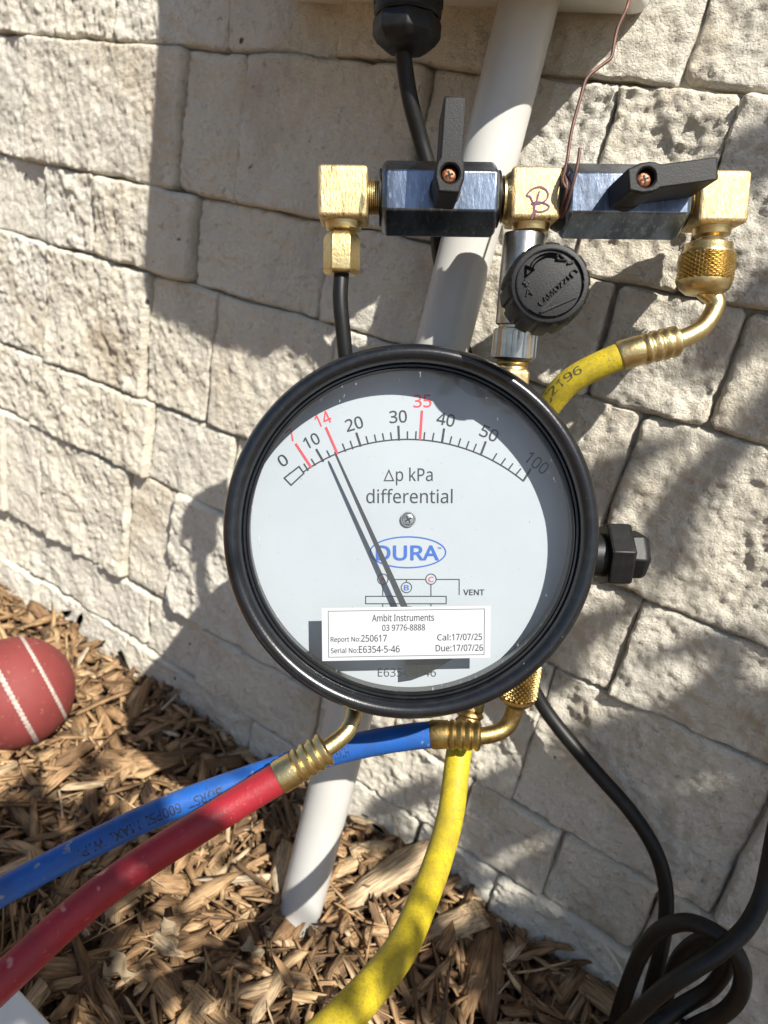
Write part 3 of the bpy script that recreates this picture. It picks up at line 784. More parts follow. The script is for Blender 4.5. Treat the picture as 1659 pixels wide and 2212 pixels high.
# threaded nipples between the fittings
def nipple(x0, x1, par, y=417, r=.0062):
    a = mx(x0, y); b = mx(x1, y); prof = []; L = b.x-a.x; n = 10
    prof = [(0, r)]
    for k in range(n): prof += [(L*(k+.3)/n, r), (L*(k+.6)/n, r-.0005), (L*(k+.9)/n, r)]
    prof.append((L, r)); mb = MB(); mb.rod((a.x, YA, ZA), (1, 0, 0), prof, 36); mb.build('threaded_nipple', BRASS, par, 30)
nipple(786, 830, eL); nipple(1072, 1112, tE); nipple(1208, 1240, tE); nipple(1470, 1520, eR)
mb = MB(); a = mx(1214); mb.rod((a.x-.0006, YA, ZA), (1, 0, 0), [(0, .0105), (.0028, .0118), (.004, .0118)], 40); mb.build('lock_ring', BLACKP, tE)
mb = MB(); a = mx(1088); mb.rod((a.x, YA, ZA), (1, 0, 0), [(0, .0062), (.0008, .0085), (.0016, .0085), (.0032, .0098)], 40); mb.build('flange', BRASS, tE)
def screw_in(c, par, zf, rot):
    mb = MB(); mb.rod((c.x, c.y, zf), (0, 0, 1), [(0, .0026), (.0007, .0026), (.0013, .0020), (.0015, .001)], 28)
    s = mb.build('screw', COPPER_SCREW, par, 50)
    return s
def ball_valve(x0, x1, ang, sx, sy, label, hlabel):
    a = mx(x0); b = mx(x1); r = .0139; L = b.x-a.x; mb = MB()
    mb.rod((a.x, YA-.0002, ZA), (1, 0, 0), [(0, r*.86), (.0016, r), (L-.0016, r), (L, r*.86)], 6, math.radians(30), xref=(0, 0, 1))
    body = mb.build('valve_body', CHROME, man, 25, bevel=.0006, bseg=2); body['label'] = label
    mb = MB()
    for xx, s in ((a.x, -1), (b.x, 1)):
        mb = MB(); mb.rod((xx-.0008*(s < 0), YA, ZA), (1, 0, 0), [(0, r*.74), (.0008, r*.74)], 40); mb.build('end_face', BLACKP, body)
    zf = ZA+.0335                                     # front plane of the handle
    c = VFm.px(sx, sy, zf); c2 = Vector((c.x, c.y, 0))
    mb = MB(); mb.rod((c.x, c.y, ZA+r*.80), (0, 0, 1), [(0, .0058), (.004, .0058), (.0042, .0045), (.012, .0045)], 32); mb.build('stem_collar', BLACKP, body)
    R = Matrix.Rotation(math.radians(ang), 2)
    out = [(-3.7, 24.3), (3.7, 24.3), (3.75, 5.0), (4.6, 3.6), (5.0, 1.6), (5.0, -1.6), (4.4, -3.4), (3.8, -5.2), (3.8, -6.2), (-3.8, -6.2), (-3.8, -5.2), (-4.4, -3.4), (-5.0, -1.6), (-5.0, 1.6), (-4.6, 3.6), (-3.75, 5.0)]
    out = [R @ Vector((x/1000, y/1000)) for x, y in reversed(out)]
    # shell with a round screw recess
    bm = bmesh.new(); n = len(out); zb = zf-.0215
    fo = [bm.verts.new((c.x+p.x, c.y+p.y, zf)) for p in out]; bo = [bm.verts.new((c.x+p.x, c.y+p.y, zb)) for p in out]
    hr = .0031; m = 28
    hf = [bm.verts.new((c.x+hr*math.cos(2*math.pi*k/m), c.y+hr*math.sin(2*math.pi*k/m), zf)) for k in range(m)]
    hbk = [bm.verts.new((c.x+hr*math.cos(2*math.pi*k/m), c.y+hr*math.sin(2*math.pi*k/m), zf-.0035)) for k in range(m)]
    eo = [bm.edges.new((fo[i], fo[(i+1) % n])) for i in range(n)]; ei = [bm.edges.new((hf[i], hf[(i+1) % m])) for i in range(m)]
    bmesh.ops.triangle_fill(bm, edges=eo+ei, use_beauty=True)
    for i in range(n): bm.faces.new((fo[i], fo[(i+1) % n], bo[(i+1) % n], bo[i]))
    for i in range(m): bm.faces.new((hf[i], hf[(i+1) % m], hbk[(i+1) % m], hbk[i]))
    bm.faces.new(hbk); bm.faces.new(list(reversed(bo))); bmesh.ops.recalc_face_normals(bm, faces=bm.faces[:])
    bm.verts.index_update(); mb = MB(); mb.add([v.co[:] for v in bm.verts], [tuple(v.index for v in f.verts) for f in bm.faces]); bm.free()
    h = mb.build('handle', KNOBP, body, 30, bevel=.0007); h['label'] = hlabel
    screw_in(c, body, zf-.0033, ang)
    mb = MB()
    for e in (0, math.pi/2): mb.box((c.x, c.y, zf-.00175), (.0013, .00032, .00012), Matrix.Rotation(e+.3, 3, 'Z'))
    mb.build('screw_slot', BLACKP, body, 0)
ball_valve(824, 1080, -2.5, 972, 374, 'left black nickel ball valve', 'black lever standing upright across its valve')
ball_valve(1222, 1494, -82, 1397, 383, 'right black nickel ball valve', 'black lever pointing right along its valve')
# left hex nut and the black tube
c = VFm.px(731, 520, -hb+.006)
mb = MB(); top = Vector((cL.x-.0008, cL.y-hb-.003, ZA)); mb.rod(top, (0, -1, 0), [(0, .0048), (.0016, .0066), (.0030, .0073), (.0150, .0073), (.0162, .0064)], 6, math.radians(30), xref=(0, 0, 1)); mb.build('hex_nut', BRASS, man, 25, bevel=.0004)['label'] = 'brass hex nut holding the thin black tube'
# regulator column under the tee
kt = Vector((cT.x-.0022, cT.y-hb-.0035, ZA)); kax = Vector((-.045, -1, -.03)).normalized(); cyl = MB()
cyl.rod(kt, kax, [(0, .0078), (.0008, .0082), (.034, .0082), (.0345, .0070), (.0355, .0070), (.036, .0084), (.0470, .0084), (.0478, .0078)], 48)
regb = cyl.build('regulator_body', SILVER, man, 30)
mb = MB(); e = kt+kax*.0478; mb.rod(e, kax, [(0, .0062), (.001, .0066), (.0015, .006), (.002, .0066), (.0025, .006), (.0035, .0064)], 36); mb.build('threaded_nipple', BRASS, regb, 30)
mb = MB(); e = kt+kax*.0512; mb.rod(e, kax, [(0, .0066), (.0012, .0078), (.030, .0078)], 6, .25, xref=(0, 0, 1)); mb.build('hex_adapter', BRASS_FLAT, regb, 25, bevel=.0004)
mb = MB()
for k in range(12):
    a = 2*math.pi*k/12+.2; xx = Vector((1, 0, 0)); x = (xx-kax*xx.dot(kax)).normalized(); y = kax.cross(x)
    mb.rod(kt+kax*.0366+(x*math.cos(a)+y*math.sin(a))*.0077, kax, [(0, .0012), (.0100, .0012)], 8)
mb.build('collar_ribs', SILVER, regb, 40)
# control knob
KF = Frame(at(1188, 612, .2230), tilt=6, turn=-3)
knob_prof = []
def knob():
    n = 168; vs = []; fs = []
    def rad(t, base): 
        ph = (t*14/(2*math.pi)) % 1; return base*(1.0 + (.028 if ph < .72 else -.035))
    lay = [(0, .0112, 0), (-.0002, .0120, 0), (-.0012, .0127, .5), (-.0030, .0130, 1), (-.0175, .0134, 1), (-.0195, .0128, .4), (-.0205, .0112, 0)]
    for z, r, a in lay:
        for k in range(n):
            t = 2*math.pi*k/n; rr = r*(1-a)+rad(t, r)*a; vs.append((rr*math.cos(t), rr*math.sin(t), z))
    for i in range(len(lay)-1):
        for k in range(n):
            k2 = (k+1) % n; fs.append((i*n+k, (i+1)*n+k, (i+1)*n+k2, i*n+k2))
    fs.append(tuple(range(n))); fs.append(tuple(reversed([(len(lay)-1)*n+k for k in range(n)])))
    mb = MB(); mb.add(vs, fs)
    T = VFm.M.inverted() @ KF.M
    mb.v = [T @ v for v in mb.v]; kb = mb.build('control_knob', KNOBP, man, 28); kb['label'] = 'round fluted charcoal knob with raised lettering'
    # raised ring, arrows and words
    e = MB(); K = lambda x, y: KF.px(1061.7+.36*x, 298.6+.36*y, 0)
    kp = (K(400, 850)-K(300, 850)).length/100; z = -.0001; th = .0008
    ring = [(0.0112*math.cos(2*math.pi*k/72)*.93, .0112*math.sin(2*math.pi*k/72)*.93) for k in range(72)]
    def raised(pts, wd, closed=False):
        m2 = MB(); m2.line(pts, wd, z, closed); k0 = len(e.v); vv = [tuple(v) for v in m2.v]; n_ = len(vv)
        top = [(x, y, z+th) for x, y, _ in vv]; e.add(vv+top, [tuple(i+n_ for i in f) for f in m2.f] + [(i, j, j+n_, i+n_) for f in m2.f for i, j in zip(f, f[1:]+f[:1])])
    raised(ring, .0004, True)
    arc = smooth_path([K(*p) for p in ((245, 790), (262, 752), (300, 722), (345, 706), (390, 712))], 6); raised(arc, .0004)
    arc = smooth_path([K(*p) for p in ((232, 778), (252, 735), (292, 705), (345, 690), (392, 694))], 6); raised(arc, .0003)
    raised([K(400, 690), K(446, 735), K(388, 730)], .0004, True)
    raised([K(207, 768), K(206, 830), K(254, 790)], .0004, True)
    raised([K(292, 1045), K(468, 868)], .0006); raised([K(292, 1045), K(510, 952)], .0006)
    def w(s, x, y, a, b, rot): put_text(e, s, K(x, y), a*kp, b*kp, z, rot, 0., th)
    w('CAMOZZI', 376, 915, 235, 34, 42); w('C', 492, 808, 38, 46, -38); w('A', 224, 922, 42, 44, 12)
    raised([K(455, 752), K(492, 742)], .0007)
    raised([K(190, 868), K(226, 862)], .0007); raised([K(205, 845), K(212, 888)], .0007)
    e.v = [T @ v for v in e.v]; e.build('raised_lettering', KNOBP, kb, 20)
    s = MB(); s.rod((0, 0, -.020), (-.08, .05, -1), [(0, .0088), (.014, .0088)], 32); s.v = [T @ v for v in s.v]; s.build('knob_stem', SILVER, kb)
knob()

# ================================================================== HOSES
def ferrule_profile(L, r, n=4, flare=.0005):
    pr = [(0, r), (.001, r+flare*.6)]
    a = L*.34
    pr += [(a, r+flare*.4)]
    for k in range(n):
        s0 = a + (L-a)*k/n; w_ = (L-a)/n
        pr += [(s0+w_*.15, r-.0004), (s0+w_*.45, r+flare), (s0+w_*.75, r+flare), (s0+w_*.98, r-.0004)]
    pr += [(L, r-.0008)]
    return pr
def knurl(mb, p0, ax, L, r):
    """diamond knurled sleeve: real pyramids"""
    nu, nv = 24, 7; p0 = Vector(p0); a = Vector(ax).normalized(); x = a.orthogonal().normalized(); y = a.cross(x)
    vs = []; fs = []
    def pt(i, j, rr): t = 2*math.pi*(i/2)/nu; return p0+a*(L*(j/2)/nv)+(x*math.cos(t)+y*math.sin(t))*rr
    for j in range(0, 2*nv-1):
        for i in range(2*nu):
            if (i+j) % 2: continue
            k = len(vs); vs += [pt(i-1, j+1, r), pt(i, j+2, r), pt(i+1, j+1, r), pt(i, j, r), pt(i, j+1, r+.0012)]
            fs += [(k, k+1, k+4), (k+1, k+2, k+4), (k+2, k+3, k+4), (k+3, k, k+4)]
    mb.add(vs, fs); mb.rod(p0, a, [(0, r-.0002), (L, r-.0002)], 24)

# --- upper yellow hose on the right elbow
def yellow_upper():
    M2 = VFm.M; c = M2 @ Vector((cR.x-.0005, cR.y-hb-.001, ZA)); ax = (M2.to_3x3() @ Vector((-.04, -1, 0))).normalized()
    t = thing('charging_hose', 'yellow hose bending from the knurled brass nut of the right elbow', 'hose', c)
    mb = MB(); mb.rod(c+ax*.0042, ax, [(0, .0070), (.0008, .0088), (.0034, .0088), (.0036, .0094), (.0044, .0096)], 48); mb.rod(c+ax*.0185, ax, [(0, .0100), (.0012, .0100), (.0035, .0090), (.0052, .0068), (.0056, .0045)], 48)
    nut = mb.build('knurled_nut', BRASS, t, 35, rel=c)
    mb = MB(); knurl(mb, c+ax*.0042+ax*.0042, ax, .0105, .0095); mb.build('knurling', BRASS, nut, 0, rel=c)
    z0 = (c-EYE).dot(VF)
    e = c+ax*.022
    path = [e, at(1546, 650, z0+.003), at(1538, 680, z0+.003), at(1512, 712, z0+.002), at(1467, 735, z0+.001), at(1435, 744, z0)]
    sw = Sweep(path); mb = MB(); sw.mesh(mb, .0036, 24, step=.001); mb.build('bent_tube', BRASS, t, rel=c)
    path = [at(1462, 737, z0+.001), at(1400, 752, z0), at(1339, 770, z0+.001), at(1242, 817, z0+.008), at(1188, 872, z0+.016), at(1130, 960, z0+.03), at(1090, 1060, z0+.04), at(1040, 1180, z0+.042)]
    sw = Sweep(path); mb = MB(); L = (Vector(path[2])-Vector(path[0])).length
    pr = [(L-a, b) for a, b in reversed(ferrule_profile(L, .0056))]
    sw.mesh(mb, pr, 40, 0); mb.build('crimped_ferrule', BRASS, t, 45, rel=c)
    mb = MB(); sw.mesh(mb, .0053, 32, L-.002, None, .002); hs = mb.build('rubber_hose', HYEL, t, rel=c)
    tx = MB(); wrap_text(tx, sw, 'J2196', L+.0225, .016, .0042, -.35, .0053, -1, .01); tx.build('hose_print', FADED, hs, 0, rel=c)
    return t
yellow_upper()

# --- black tube from the left elbow to the gauge
def black_tube():
    c = VFm.M @ Vector((cL.x-.0006, cL.y-hb-.017, ZA)); z0 = (c-EYE).dot(VF)
    sw = Sweep([c+(c-at(735, 640, z0)).normalized()*.004, at(735, 640, z0), at(741, 715, z0+.002), at(751, 800, z0+.006), at(775, 900, z0+.014), at(800, 980, z0+.016)])
    mb = MB(); sw.mesh(mb, .0030, 24, step=.002); o = mb.build('rubber_tube', RUBBER, None, rel=c); o.location = c
    tag(o, 'thin black tube running from the left brass hex nut down behind the gauge', 'tube')
black_tube()

# --- blue hose with its knurled coupling half hidden by the bezel
def blue():
    kc = at(1119, 1488, .300); t = thing('charging_hose', 'blue hose running left behind the red one from a knurled coupling', 'hose', kc)
    top = at(1100, 1400, .296); ax = (at(1113, 1540, .302)-at(1128, 1440, .297)).normalized()
    mb = MB(); mb.rod(kc-ax*.018, ax, [(0, .0066), (.001, .0074), (.006, .0076)], 40); mb.rod(kc+ax*.003, ax, [(0, .0079), (.0014, .0078), (.0035, .006), (.0045, .0045)], 40)
    nut = mb.build('knurled_nut', BRASS_DULL_SHADED, t, 35, rel=kc)  # darker brass: shade under the bezel put into the colour
    mb = MB(); knurl(mb, kc-ax*.0125, ax, .0158, .0074); mb.build('knurling', BRASS_DULL_SHADED, nut, 0, rel=kc)
    sw = Sweep([kc+ax*.005, at(1107, 1548, .303), at(1092, 1572, .303), at(1066, 1585, .302), at(1035, 1590, .301), at(1015, 1589, .301)])
    mb = MB(); sw.mesh(mb, .0036, 24, step=.001); mb.build('bent_tube', BRASS_DULL_SHADED, t, rel=kc)
    path = [at(1038, 1590, .301), at(985, 1587, .302), at(930, 1587, .303), at(830, 1600, .305), at(710, 1627, .306), at(550, 1678, .303), at(350, 1752, .296), at(150, 1848, .288), at(0, 1928, .280), at(-160, 2020, .272), at(-420, 2150, .262)]
    sw = Sweep(path); mb = MB(); L = (Vector(path[2])-Vector(path[0])).length
    pr = [(L-a, b) for a, b in reversed(ferrule_profile(L, .0058))]
    sw.mesh(mb, pr, 40, 0); mb.build('crimped_ferrule', BRASS_DULL_SHADED, t, 45, rel=kc)
    mb = MB(); sw.mesh(mb, .0056, 32, L-.002, None, .002); hs = mb.build('rubber_hose', HBLUE, t, rel=kc)
    tx = MB()
    def sd(px):  # distance along the hose seen at photo x
        best = min(range(len(sw.p)), key=lambda i: abs(CX + F*(sw.p[i]-EYE).dot(VR)/(sw.p[i]-EYE).dot(VF) - px)); return sw.s[best]
    for wd_, x0, x1 in (('BURST', 486, 410), ('600PSI', 395, 322), ('MAX.', 305, 248), ('W.P.', 234, 176), ('HIGH 46 08', 760, 668)):
        a, b = sd(x0), sd(x1); tx = MB(); wrap_text(tx, sw, wd_, (a+b)/2, abs(b-a), .0040, .25, .0056, 1, .02); tx.build('hose_print', FADEDB, hs, 0, rel=kc)
TSGN = 1
blue()

# --- red hose
def red():
    c = at(765, 1500, .285); t = thing('charging_hose', 'red hose crossing in front of the blue one to the lower left', 'hose', c)
    sw = Sweep([at(768, 1440, .296), at(766, 1500, .287), at(763, 1545, .281), at(752, 1576, .278), at(728, 1600, .275), at(704, 1617, .272), at(690, 1626, .271)])
    mb = MB(); sw.mesh(mb, .0034, 24, step=.001); mb.build('bent_tube', BRASS, t, rel=c)
    path = [at(707, 1615, .272), at(655, 1648, .270), at(601, 1681, .268), at(525, 1727, .265), at(450, 1774, .261), at(300, 1869, .251), at(175, 1963, .243), at(20, 2105, .230), at(-130, 2250, .218), at(-300, 2440, .205)]
    sw = Sweep(path); mb = MB(); L = (Vector(path[2])-Vector(path[0])).length
    pr = [(L-a, b) for a, b in reversed(ferrule_profile(L, .0061))]
    sw.mesh(mb, pr, 40, 0); mb.build('crimped_ferrule', BRASS, t, 45, rel=c)
    mb = MB(); sw.mesh(mb, .0059, 32, L-.002, None, .002); mb.build('rubber_hose', HRED, t, rel=c)
red()

# --- lower yellow hose
def yellow_lower():
    c = at(1010, 1530, .318); t = thing('charging_hose', 'yellow hose hanging below the gauge and curving to the bottom edge', 'hose', c)
    path = [at(1022, 1500, .322), at(1012, 1560, .320), at(1000, 1600, .318)]
    sw = Sweep(path); mb = MB(); pr = [(a, b) for a, b in ferrule_profile(sw.s[-1], .0056)]; sw.mesh(mb, pr, 40, 0); mb.build('crimped_ferrule', BRASS_DULL_SHADED, t, 45, rel=c)
    sw = Sweep([at(1008, 1570, .319), at(992, 1620, .317), at(975, 1750, .302), at(949, 1850, .285), at(912, 1950, .265), at(866, 2050, .243), at(800, 2135, .222), at(715, 2225, .203), at(600, 2320, .185), at(430, 2420, .17)])
    mb = MB(); sw.mesh(mb, .0057, 32, 0, None, .002); mb.build('rubber_hose', HYEL, t, rel=c)
yellow_lower()

# --- thin black cable out of the gland, passing behind the pipe
def thin_cable():
    p = [at(870, 100, .285), at(875, 150, .289), at(888, 225, .294), at(908, 300, .300), at(932, 390, .306), at(943, 480, .318), at(950, 560, .335)]
    q = [on_wall(970, 640, .006), on_wall(1010, 780, .006), on_wall(1060, 1000, .006)]
    sw = Sweep(p+q); mb = MB(); sw.mesh(mb, .0034, 24, step=.002); c = p[0]; o = mb.build('black_cable', RUBBER, None, rel=c); o.location = c
    tag(o, 'thin black cable coming out of the black cable gland and passing behind the valve', 'cable')
thin_cable()

# --- thick black power cable, coiled at the lower right
def power_cable():
    W = on_wall
    p = [W(1100, 1330, .02), W(1130, 1440, .012), W(1158, 1500, .010), W(1199, 1562, .009), W(1279, 1658, .009), W(1360, 1750, .009), W(1412, 1830, .009), W(1436, 1905, .010), W(1438, 1985, .013), W(1426, 2060, .018),
         W(1406, 2135, .02), W(1385, 2215, .022), W(1360, 2280, .028), W(1320, 2270, .036), W(1332, 2205, .040), W(1356, 2130, .042), W(1385, 2060, .042), W(1425, 2010, .044), W(1480, 1992, .046), W(1534, 2008, .048),
         W(1580, 2045, .05), W(1604, 2098, .05), W(1596, 2150, .05), W(1560, 2190, .048), W(1490, 2225, .045), W(1420, 2280, .04), W(1400, 2270, .032), W(1430, 2180, .028), W(1450, 2110, .03), W(1475, 2060, .032), W(1520, 2030, .035),
         W(1560, 2045, .038), W(1568, 2085, .038), W(1535, 2135, .036), W(1470, 2175, .04), W(1400, 2225, .05), W(1350, 2270, .06), W(1330, 2245, .068), W(1382, 2185, .068), W(1440, 2132, .066), W(1500, 2092, .062), W(1560, 2052, .055),
         W(1612, 2003, .045), W(1645, 1940, .035), W(1662, 1870, .03), W(1680, 1780, .03), W(1720, 1650, .03), W(1800, 1500, .02)]
    sw = Sweep(p, 8); mb = MB(); sw.mesh(mb, .0038, 24, step=.002); c = p[16]; o = mb.build('power_cable', RUBBER, None, rel=c); o.location = c
    tag(o, 'thick black power cable coiled at the foot of the wall on the right', 'cable')
power_cable()

# --- rusty copper wire tied to the manifold
def wire():
    X = lambda x, y, z: at(829.5+.5*x, .5*y, z)
    p = [X(1070, -60, .262), X(1050, 30, .264), X(1010, 120, .262), X(992, 200, .262), X(980, 250, .262), X(930, 290, .262), X(875, 340, .262), X(850, 420, .262), X(812, 560, .262), X(790, 700, .261), X(772, 775, .2585), X(784, 810, .2575), X(800, 840, .262), X(805, 880, .272),
         X(790, 900, .280), X(775, 860, .284), X(770, 800, .280), X(775, 780, .270), X(778, 760, .2600), X(790, 800, .2575), X(780, 860, .2600), X(762, 935, .266), X(757, 950, .270), X(775, 925, .264), X(800, 850, .2585), X(820, 780, .256), X(836, 715, .255), X(847, 640, .255)]
    sw = Sweep(p, 8); mb = MB(); sw.mesh(mb, .00062, 12, step=.001); c = p[10]; o = mb.build('copper_wire', WIRE, None, rel=c); o.location = c
    tag(o, 'thin rusty copper wire hanging from the enclosure and twisted round the tee', 'wire')
wire()

# --- red ball with white stitching
def ball():
    r = .0365; c = on_ground(20, 1620, 0.0)
    # move along the ray until the sphere's outline sits right
    z = .497; c = at(34, 1496, z); r = 119*z/F
    t = thing('ball', 'worn red ball with white stitched seams lying on the mulch', 'ball', Vector((c.x, c.y, c.z-r)))
    rel = Vector((c.x, c.y, c.z-r)); mb = MB(); n, m = 64, 40; vs = []; fs = []
    for j in range(m+1):
        for i in range(n):
            ph = math.pi*j/m; th = 2*math.pi*i/n; vs.append(c+Vector((math.sin(ph)*math.cos(th), math.sin(ph)*math.sin(th), math.cos(ph)))*r)
    for j in range(m):
        for i in range(n): i2 = (i+1) % n; fs.append((j*n+i, (j+1)*n+i, (j+1)*n+i2, j*n+i2))
    mb.add(vs, fs); b = mb.build('leather', BALL, t, 60, rel=rel)
    # two parallel seam bands: circles on the sphere
    d = (at(135, 1555, z)-at(35, 1373, z)).normalized(); toeye = (EYE-c).normalized(); nrm = d.cross(toeye).normalized()
    for k, off in enumerate((-.50, .08)):
        mb = MB(); rr = math.sqrt(1-off*off)*r; e1 = d; e2 = nrm.cross(d).normalized(); cc = c+nrm*off*r; hw = .0017; N = 220; vs = []; fs = []
        for i in range(N):
            a = 2*math.pi*i/N; p = cc+(e1*math.cos(a)+e2*math.sin(a))*rr; o_ = (p-c).normalized(); wv = hw*(1 if i % 3 else .6)
            vs += [c+(o_*r+nrm*wv).normalized()*(r+.0001), c+o_*(r+.0007), c+(o_*r-nrm*wv).normalized()*(r+.0001)]
        for i in range(N):
            j = (i+1) % N; fs += [(i*3, i*3+1, j*3+1, j*3), (i*3+1, i*3+2, j*3+2, j*3+1)]
        mb.add(vs, fs); mb.build('seam', SEAM, b, 60, rel=rel)
ball()

# --- white plastic panel, lower left corner
def panel():
    a = on_ground(48, 2142, .045); b = on_ground(118, 2218, .045); d = (b-a).normalized(); s = Vector((-d.y, d.x, 0))
    if (on_ground(0, 2200, .045)-a).dot(s) < 0: s = -s
    c = (a+b)/2 + s*.06 - Vector((0, 0, .004)); R = Matrix((d, s, Vector((0, 0, 1)))).transposed()
    if R.determinant() < 0: R = Matrix((d, s, Vector((0, 0, -1)))).transposed()
    t = thing('plastic_lid', 'flat white plastic lid lying in the lower left corner', 'lid', Vector((c.x, c.y, 0)))
    mb = MB(); mb.box(c, (.09, .06, .004), R); mb.build('lid_plate', BOXP, t, 40, bevel=.0015, bseg=3, rel=Vector((c.x, c.y, 0)))
    mb = MB(); mb.box((c.x, c.y, .021), (.085, .055, .019), R); mb.build('lid_skirt', BOXP, t, 40, bevel=.001, rel=Vector((c.x, c.y, 0)))
panel()

# --- small dry things
def curl(x, y, h, r, label, seed):
    rr = random.Random(seed); c = on_ground(x, y, h); n = 14; vs = []; fs = []
    for i in range(n+1):
        for j in range(n+1):
            u = i/n*2-1; v = j/n*2-1; k = math.sqrt(max(0, 1-.45*u*u))*(.55+.25*math.sin(seed+u*4))
            z = .5*(u*u*.6+v*v) + .10*math.sin(5*u+seed)*math.cos(4*v) + rr.uniform(-.03, .03) - .3*u*v
            vs.append(c+Vector((u*r, v*r*k, (z-.2)*r*.8)))
    for i in range(n):
        for j in range(n): a = i*(n+1)+j; fs.append((a, a+1, a+n+2, a+n+1))
    mb = MB(); mb.add(vs, fs); base = Vector((c.x, c.y, c.z)); o = mb.build('dry_leaf', PALE, None, 60, rel=base); o.location = base
    sd = o.modifiers.new('thick', 'SOLIDIFY'); sd.thickness = .0004; tag(o, label, 'dry leaf')
curl(255, 2098, .010, .0085, 'crumpled pale dry leaf between the red hose and the bottom edge', 3)
curl(365, 2010, .010, .006, 'small cream dry leaf curled up on the mulch below the red hose', 8)
curl(545, 2055, .008, .006, 'pale dry leaf scrap lying left of the foot of the white pipe', 5)
def straw():
    sw = Sweep([on_wall(1292, 2018, .004), on_wall(1312, 2048, .008), on_wall(1336, 2085, .007), on_wall(1345, 2112, .004)]); mb = MB()
    L = sw.s[-1]; sw.mesh(mb, [(0, .0002), (L*.2, .0008), (L*.7, .0010), (L, .0003)], 8); c = sw.p[-1]; o = mb.build('grass_blade', TWIG, None, rel=c); o.location = c
    tag(o, 'short bleached grass blade caught on the wall beside the coiled cable', 'grass blade')
straw()

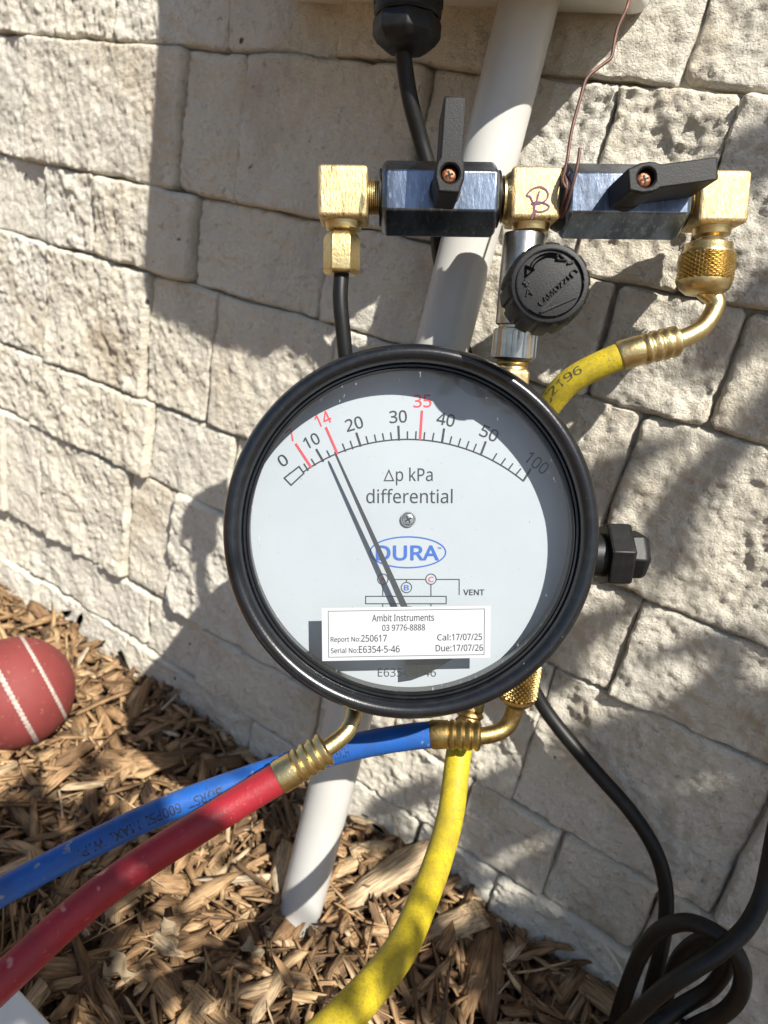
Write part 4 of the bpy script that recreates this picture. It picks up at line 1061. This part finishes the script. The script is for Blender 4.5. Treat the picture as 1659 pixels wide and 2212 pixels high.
# ================================================================== TREE whose leaves shade the lower wall (above and right of the frame)
def tree():
    r = random.Random(21); base = Vector((1.5, -.35, 0))
    t = thing('shade_tree', 'small leafy tree standing to the right, out of the picture, shading the wall', 'tree', base)
    trunk = MB(); sw = Sweep([base, base+Vector((-.03, .02, .5)), base+Vector((-.12, .03, 1.0)), base+Vector((-.3, .08, 1.5))]); sw.mesh(trunk, [(0, .035), (.5, .03), (1.0, .022), (sw.s[-1], .012)], 14)
    trunk.build('trunk', BARK, t, rel=base)
    lv = MB(); br = MB()
    def leaf(c, ln, wd):
        d = Vector((r.uniform(-1, 1), r.uniform(-1, 1), r.uniform(-.7, .7))).normalized(); n = Vector((r.uniform(-1, 1), r.uniform(-1, 1), r.uniform(-1, 1)))
        # faces turn towards the light, as leaves do
        n = (-SUN+n*.55); s = d.cross(n).normalized()*wd/2; n = s.cross(d).normalized()
        vs = [c, c+d*ln*.35+s+n*.1*wd, c+d*ln*.75+s*.7, c+d*ln, c+d*ln*.75-s*.7, c+d*ln*.35-s+n*.1*wd]
        lv.add(vs, [(0, 1, 2, 3), (0, 3, 4, 5)])
    hub = base+Vector((-.12, .03, 1.0))
    def to_tree(p, L):                         # a place in the crown that lies between the sun and p
        return p - SUN*L
    # (target, crown distance, spread, leaves, leaf length)
    for (p, L, spread, n, ln) in PATCH:
        c = to_tree(p, L); sw = Sweep([hub, hub.lerp(c, .5)+Vector((r.uniform(-.05, .05), r.uniform(-.05, .05), .06)), c]); 
        sw.mesh(br, [(0, .006), (sw.s[-1]*.5, .004), (sw.s[-1], .0012)], 6)
        for k in range(n):
            q = c+Vector((r.gauss(0, 1), r.gauss(0, 1), r.gauss(0, 1)))*spread; leaf(q, ln*r.uniform(.7, 1.3), ln*.5*r.uniform(.7, 1.2))
    for p, q, wd in STRAPS:
        L = .85; a = to_tree(p, L); b = to_tree(q, L); d = (b-a).normalized(); sd = d.cross(SUN).normalized(); n = 12; vs = []
        for i in range(n+1):
            k = i/n; c = a.lerp(b, k)+Vector((0, 0, .012*math.sin(math.pi*k)))+sd*.004*math.sin(7*k); h = wd*.62*min(1, 1.6*math.sin(math.pi*(k*.96+.02))**.6)
            vs += [c+sd*h, c-SUN*.002, c-sd*h]
        lv.add(vs, [(3*i+e, 3*i+e+1, 3*i+e+4, 3*i+e+3) for i in range(n) for e in (0, 1)])
        sw = Sweep([hub, hub.lerp(a, .5)+Vector((0, 0, .05)), a]); sw.mesh(br, [(0, .004), (sw.s[-1], .001)], 6)
    br.build('branches', BARK, t, rel=base); lv.build('crown', LEAF, t, 0, rel=base)
W = on_wall
PATCH = [(W(1270, 1770), .9, .016, 24, .03), (W(1180, 1740), .9, .012, 14, .03), (W(1500, 1750), .9, .02, 44, .035), (W(1600, 1690), .9, .018, 34, .035), (W(1400, 1720), .9, .009, 9, .03),
         (W(1380, 1990), .9, .016, 24, .03), (W(1250, 2110), .95, .022, 40, .03), (W(1340, 2170), .95, .022, 34, .03), (W(1620, 2080), .9, .022, 40, .03), (W(1440, 2120, .04), .85, .02, 44, .03), (W(1540, 2030, .045), .85, .010, 14, .03), (W(1110, 1975), .95, .008, 7, .025),
         (at(30, 1905, .283), .7, .022, 90, .03), (at(40, 2090, .235), .7, .022, 90, .03), (at(-70, 1960, .28), .7, .03, 70, .03), (at(-60, 2180, .23), .7, .03, 70, .03), (on_ground(80, 2190), .8, .024, 50, .03),  # extra leaf clumps, added to throw shade over the lower left hoses and corner
         (on_ground(480, 2210), .9, .018, 24, .03), (on_ground(880, 1830), .9, .014, 18, .03), (on_ground(1000, 2160), .9, .022, 34, .03), (on_ground(1150, 2190), .9, .022, 34, .03), (on_ground(330, 2000), .9, .007, 5, .02), (on_ground(200, 1640), 1., .012, 8, .02)]
# long strap leaves: (ends of the shade, width)
STRAPS = [(W(1700, 800), W(1400, 1270), .013), (W(1440, 930), W(1270, 1130), .017), (W(1690, 230), W(1590, 440), .017), (W(1690, 540), W(1570, 810), .014), (W(1345, 1290), W(1190, 1500), .017),
          (W(1720, 1560), W(1420, 1400), .009), (W(1340, 1600), W(1180, 1640), .010), (W(1130, 1640), W(1010, 1780), .010), (W(1250, 1860), W(1120, 1900), .007), (W(1700, 1880), W(1560, 1990), .011)]
tree()
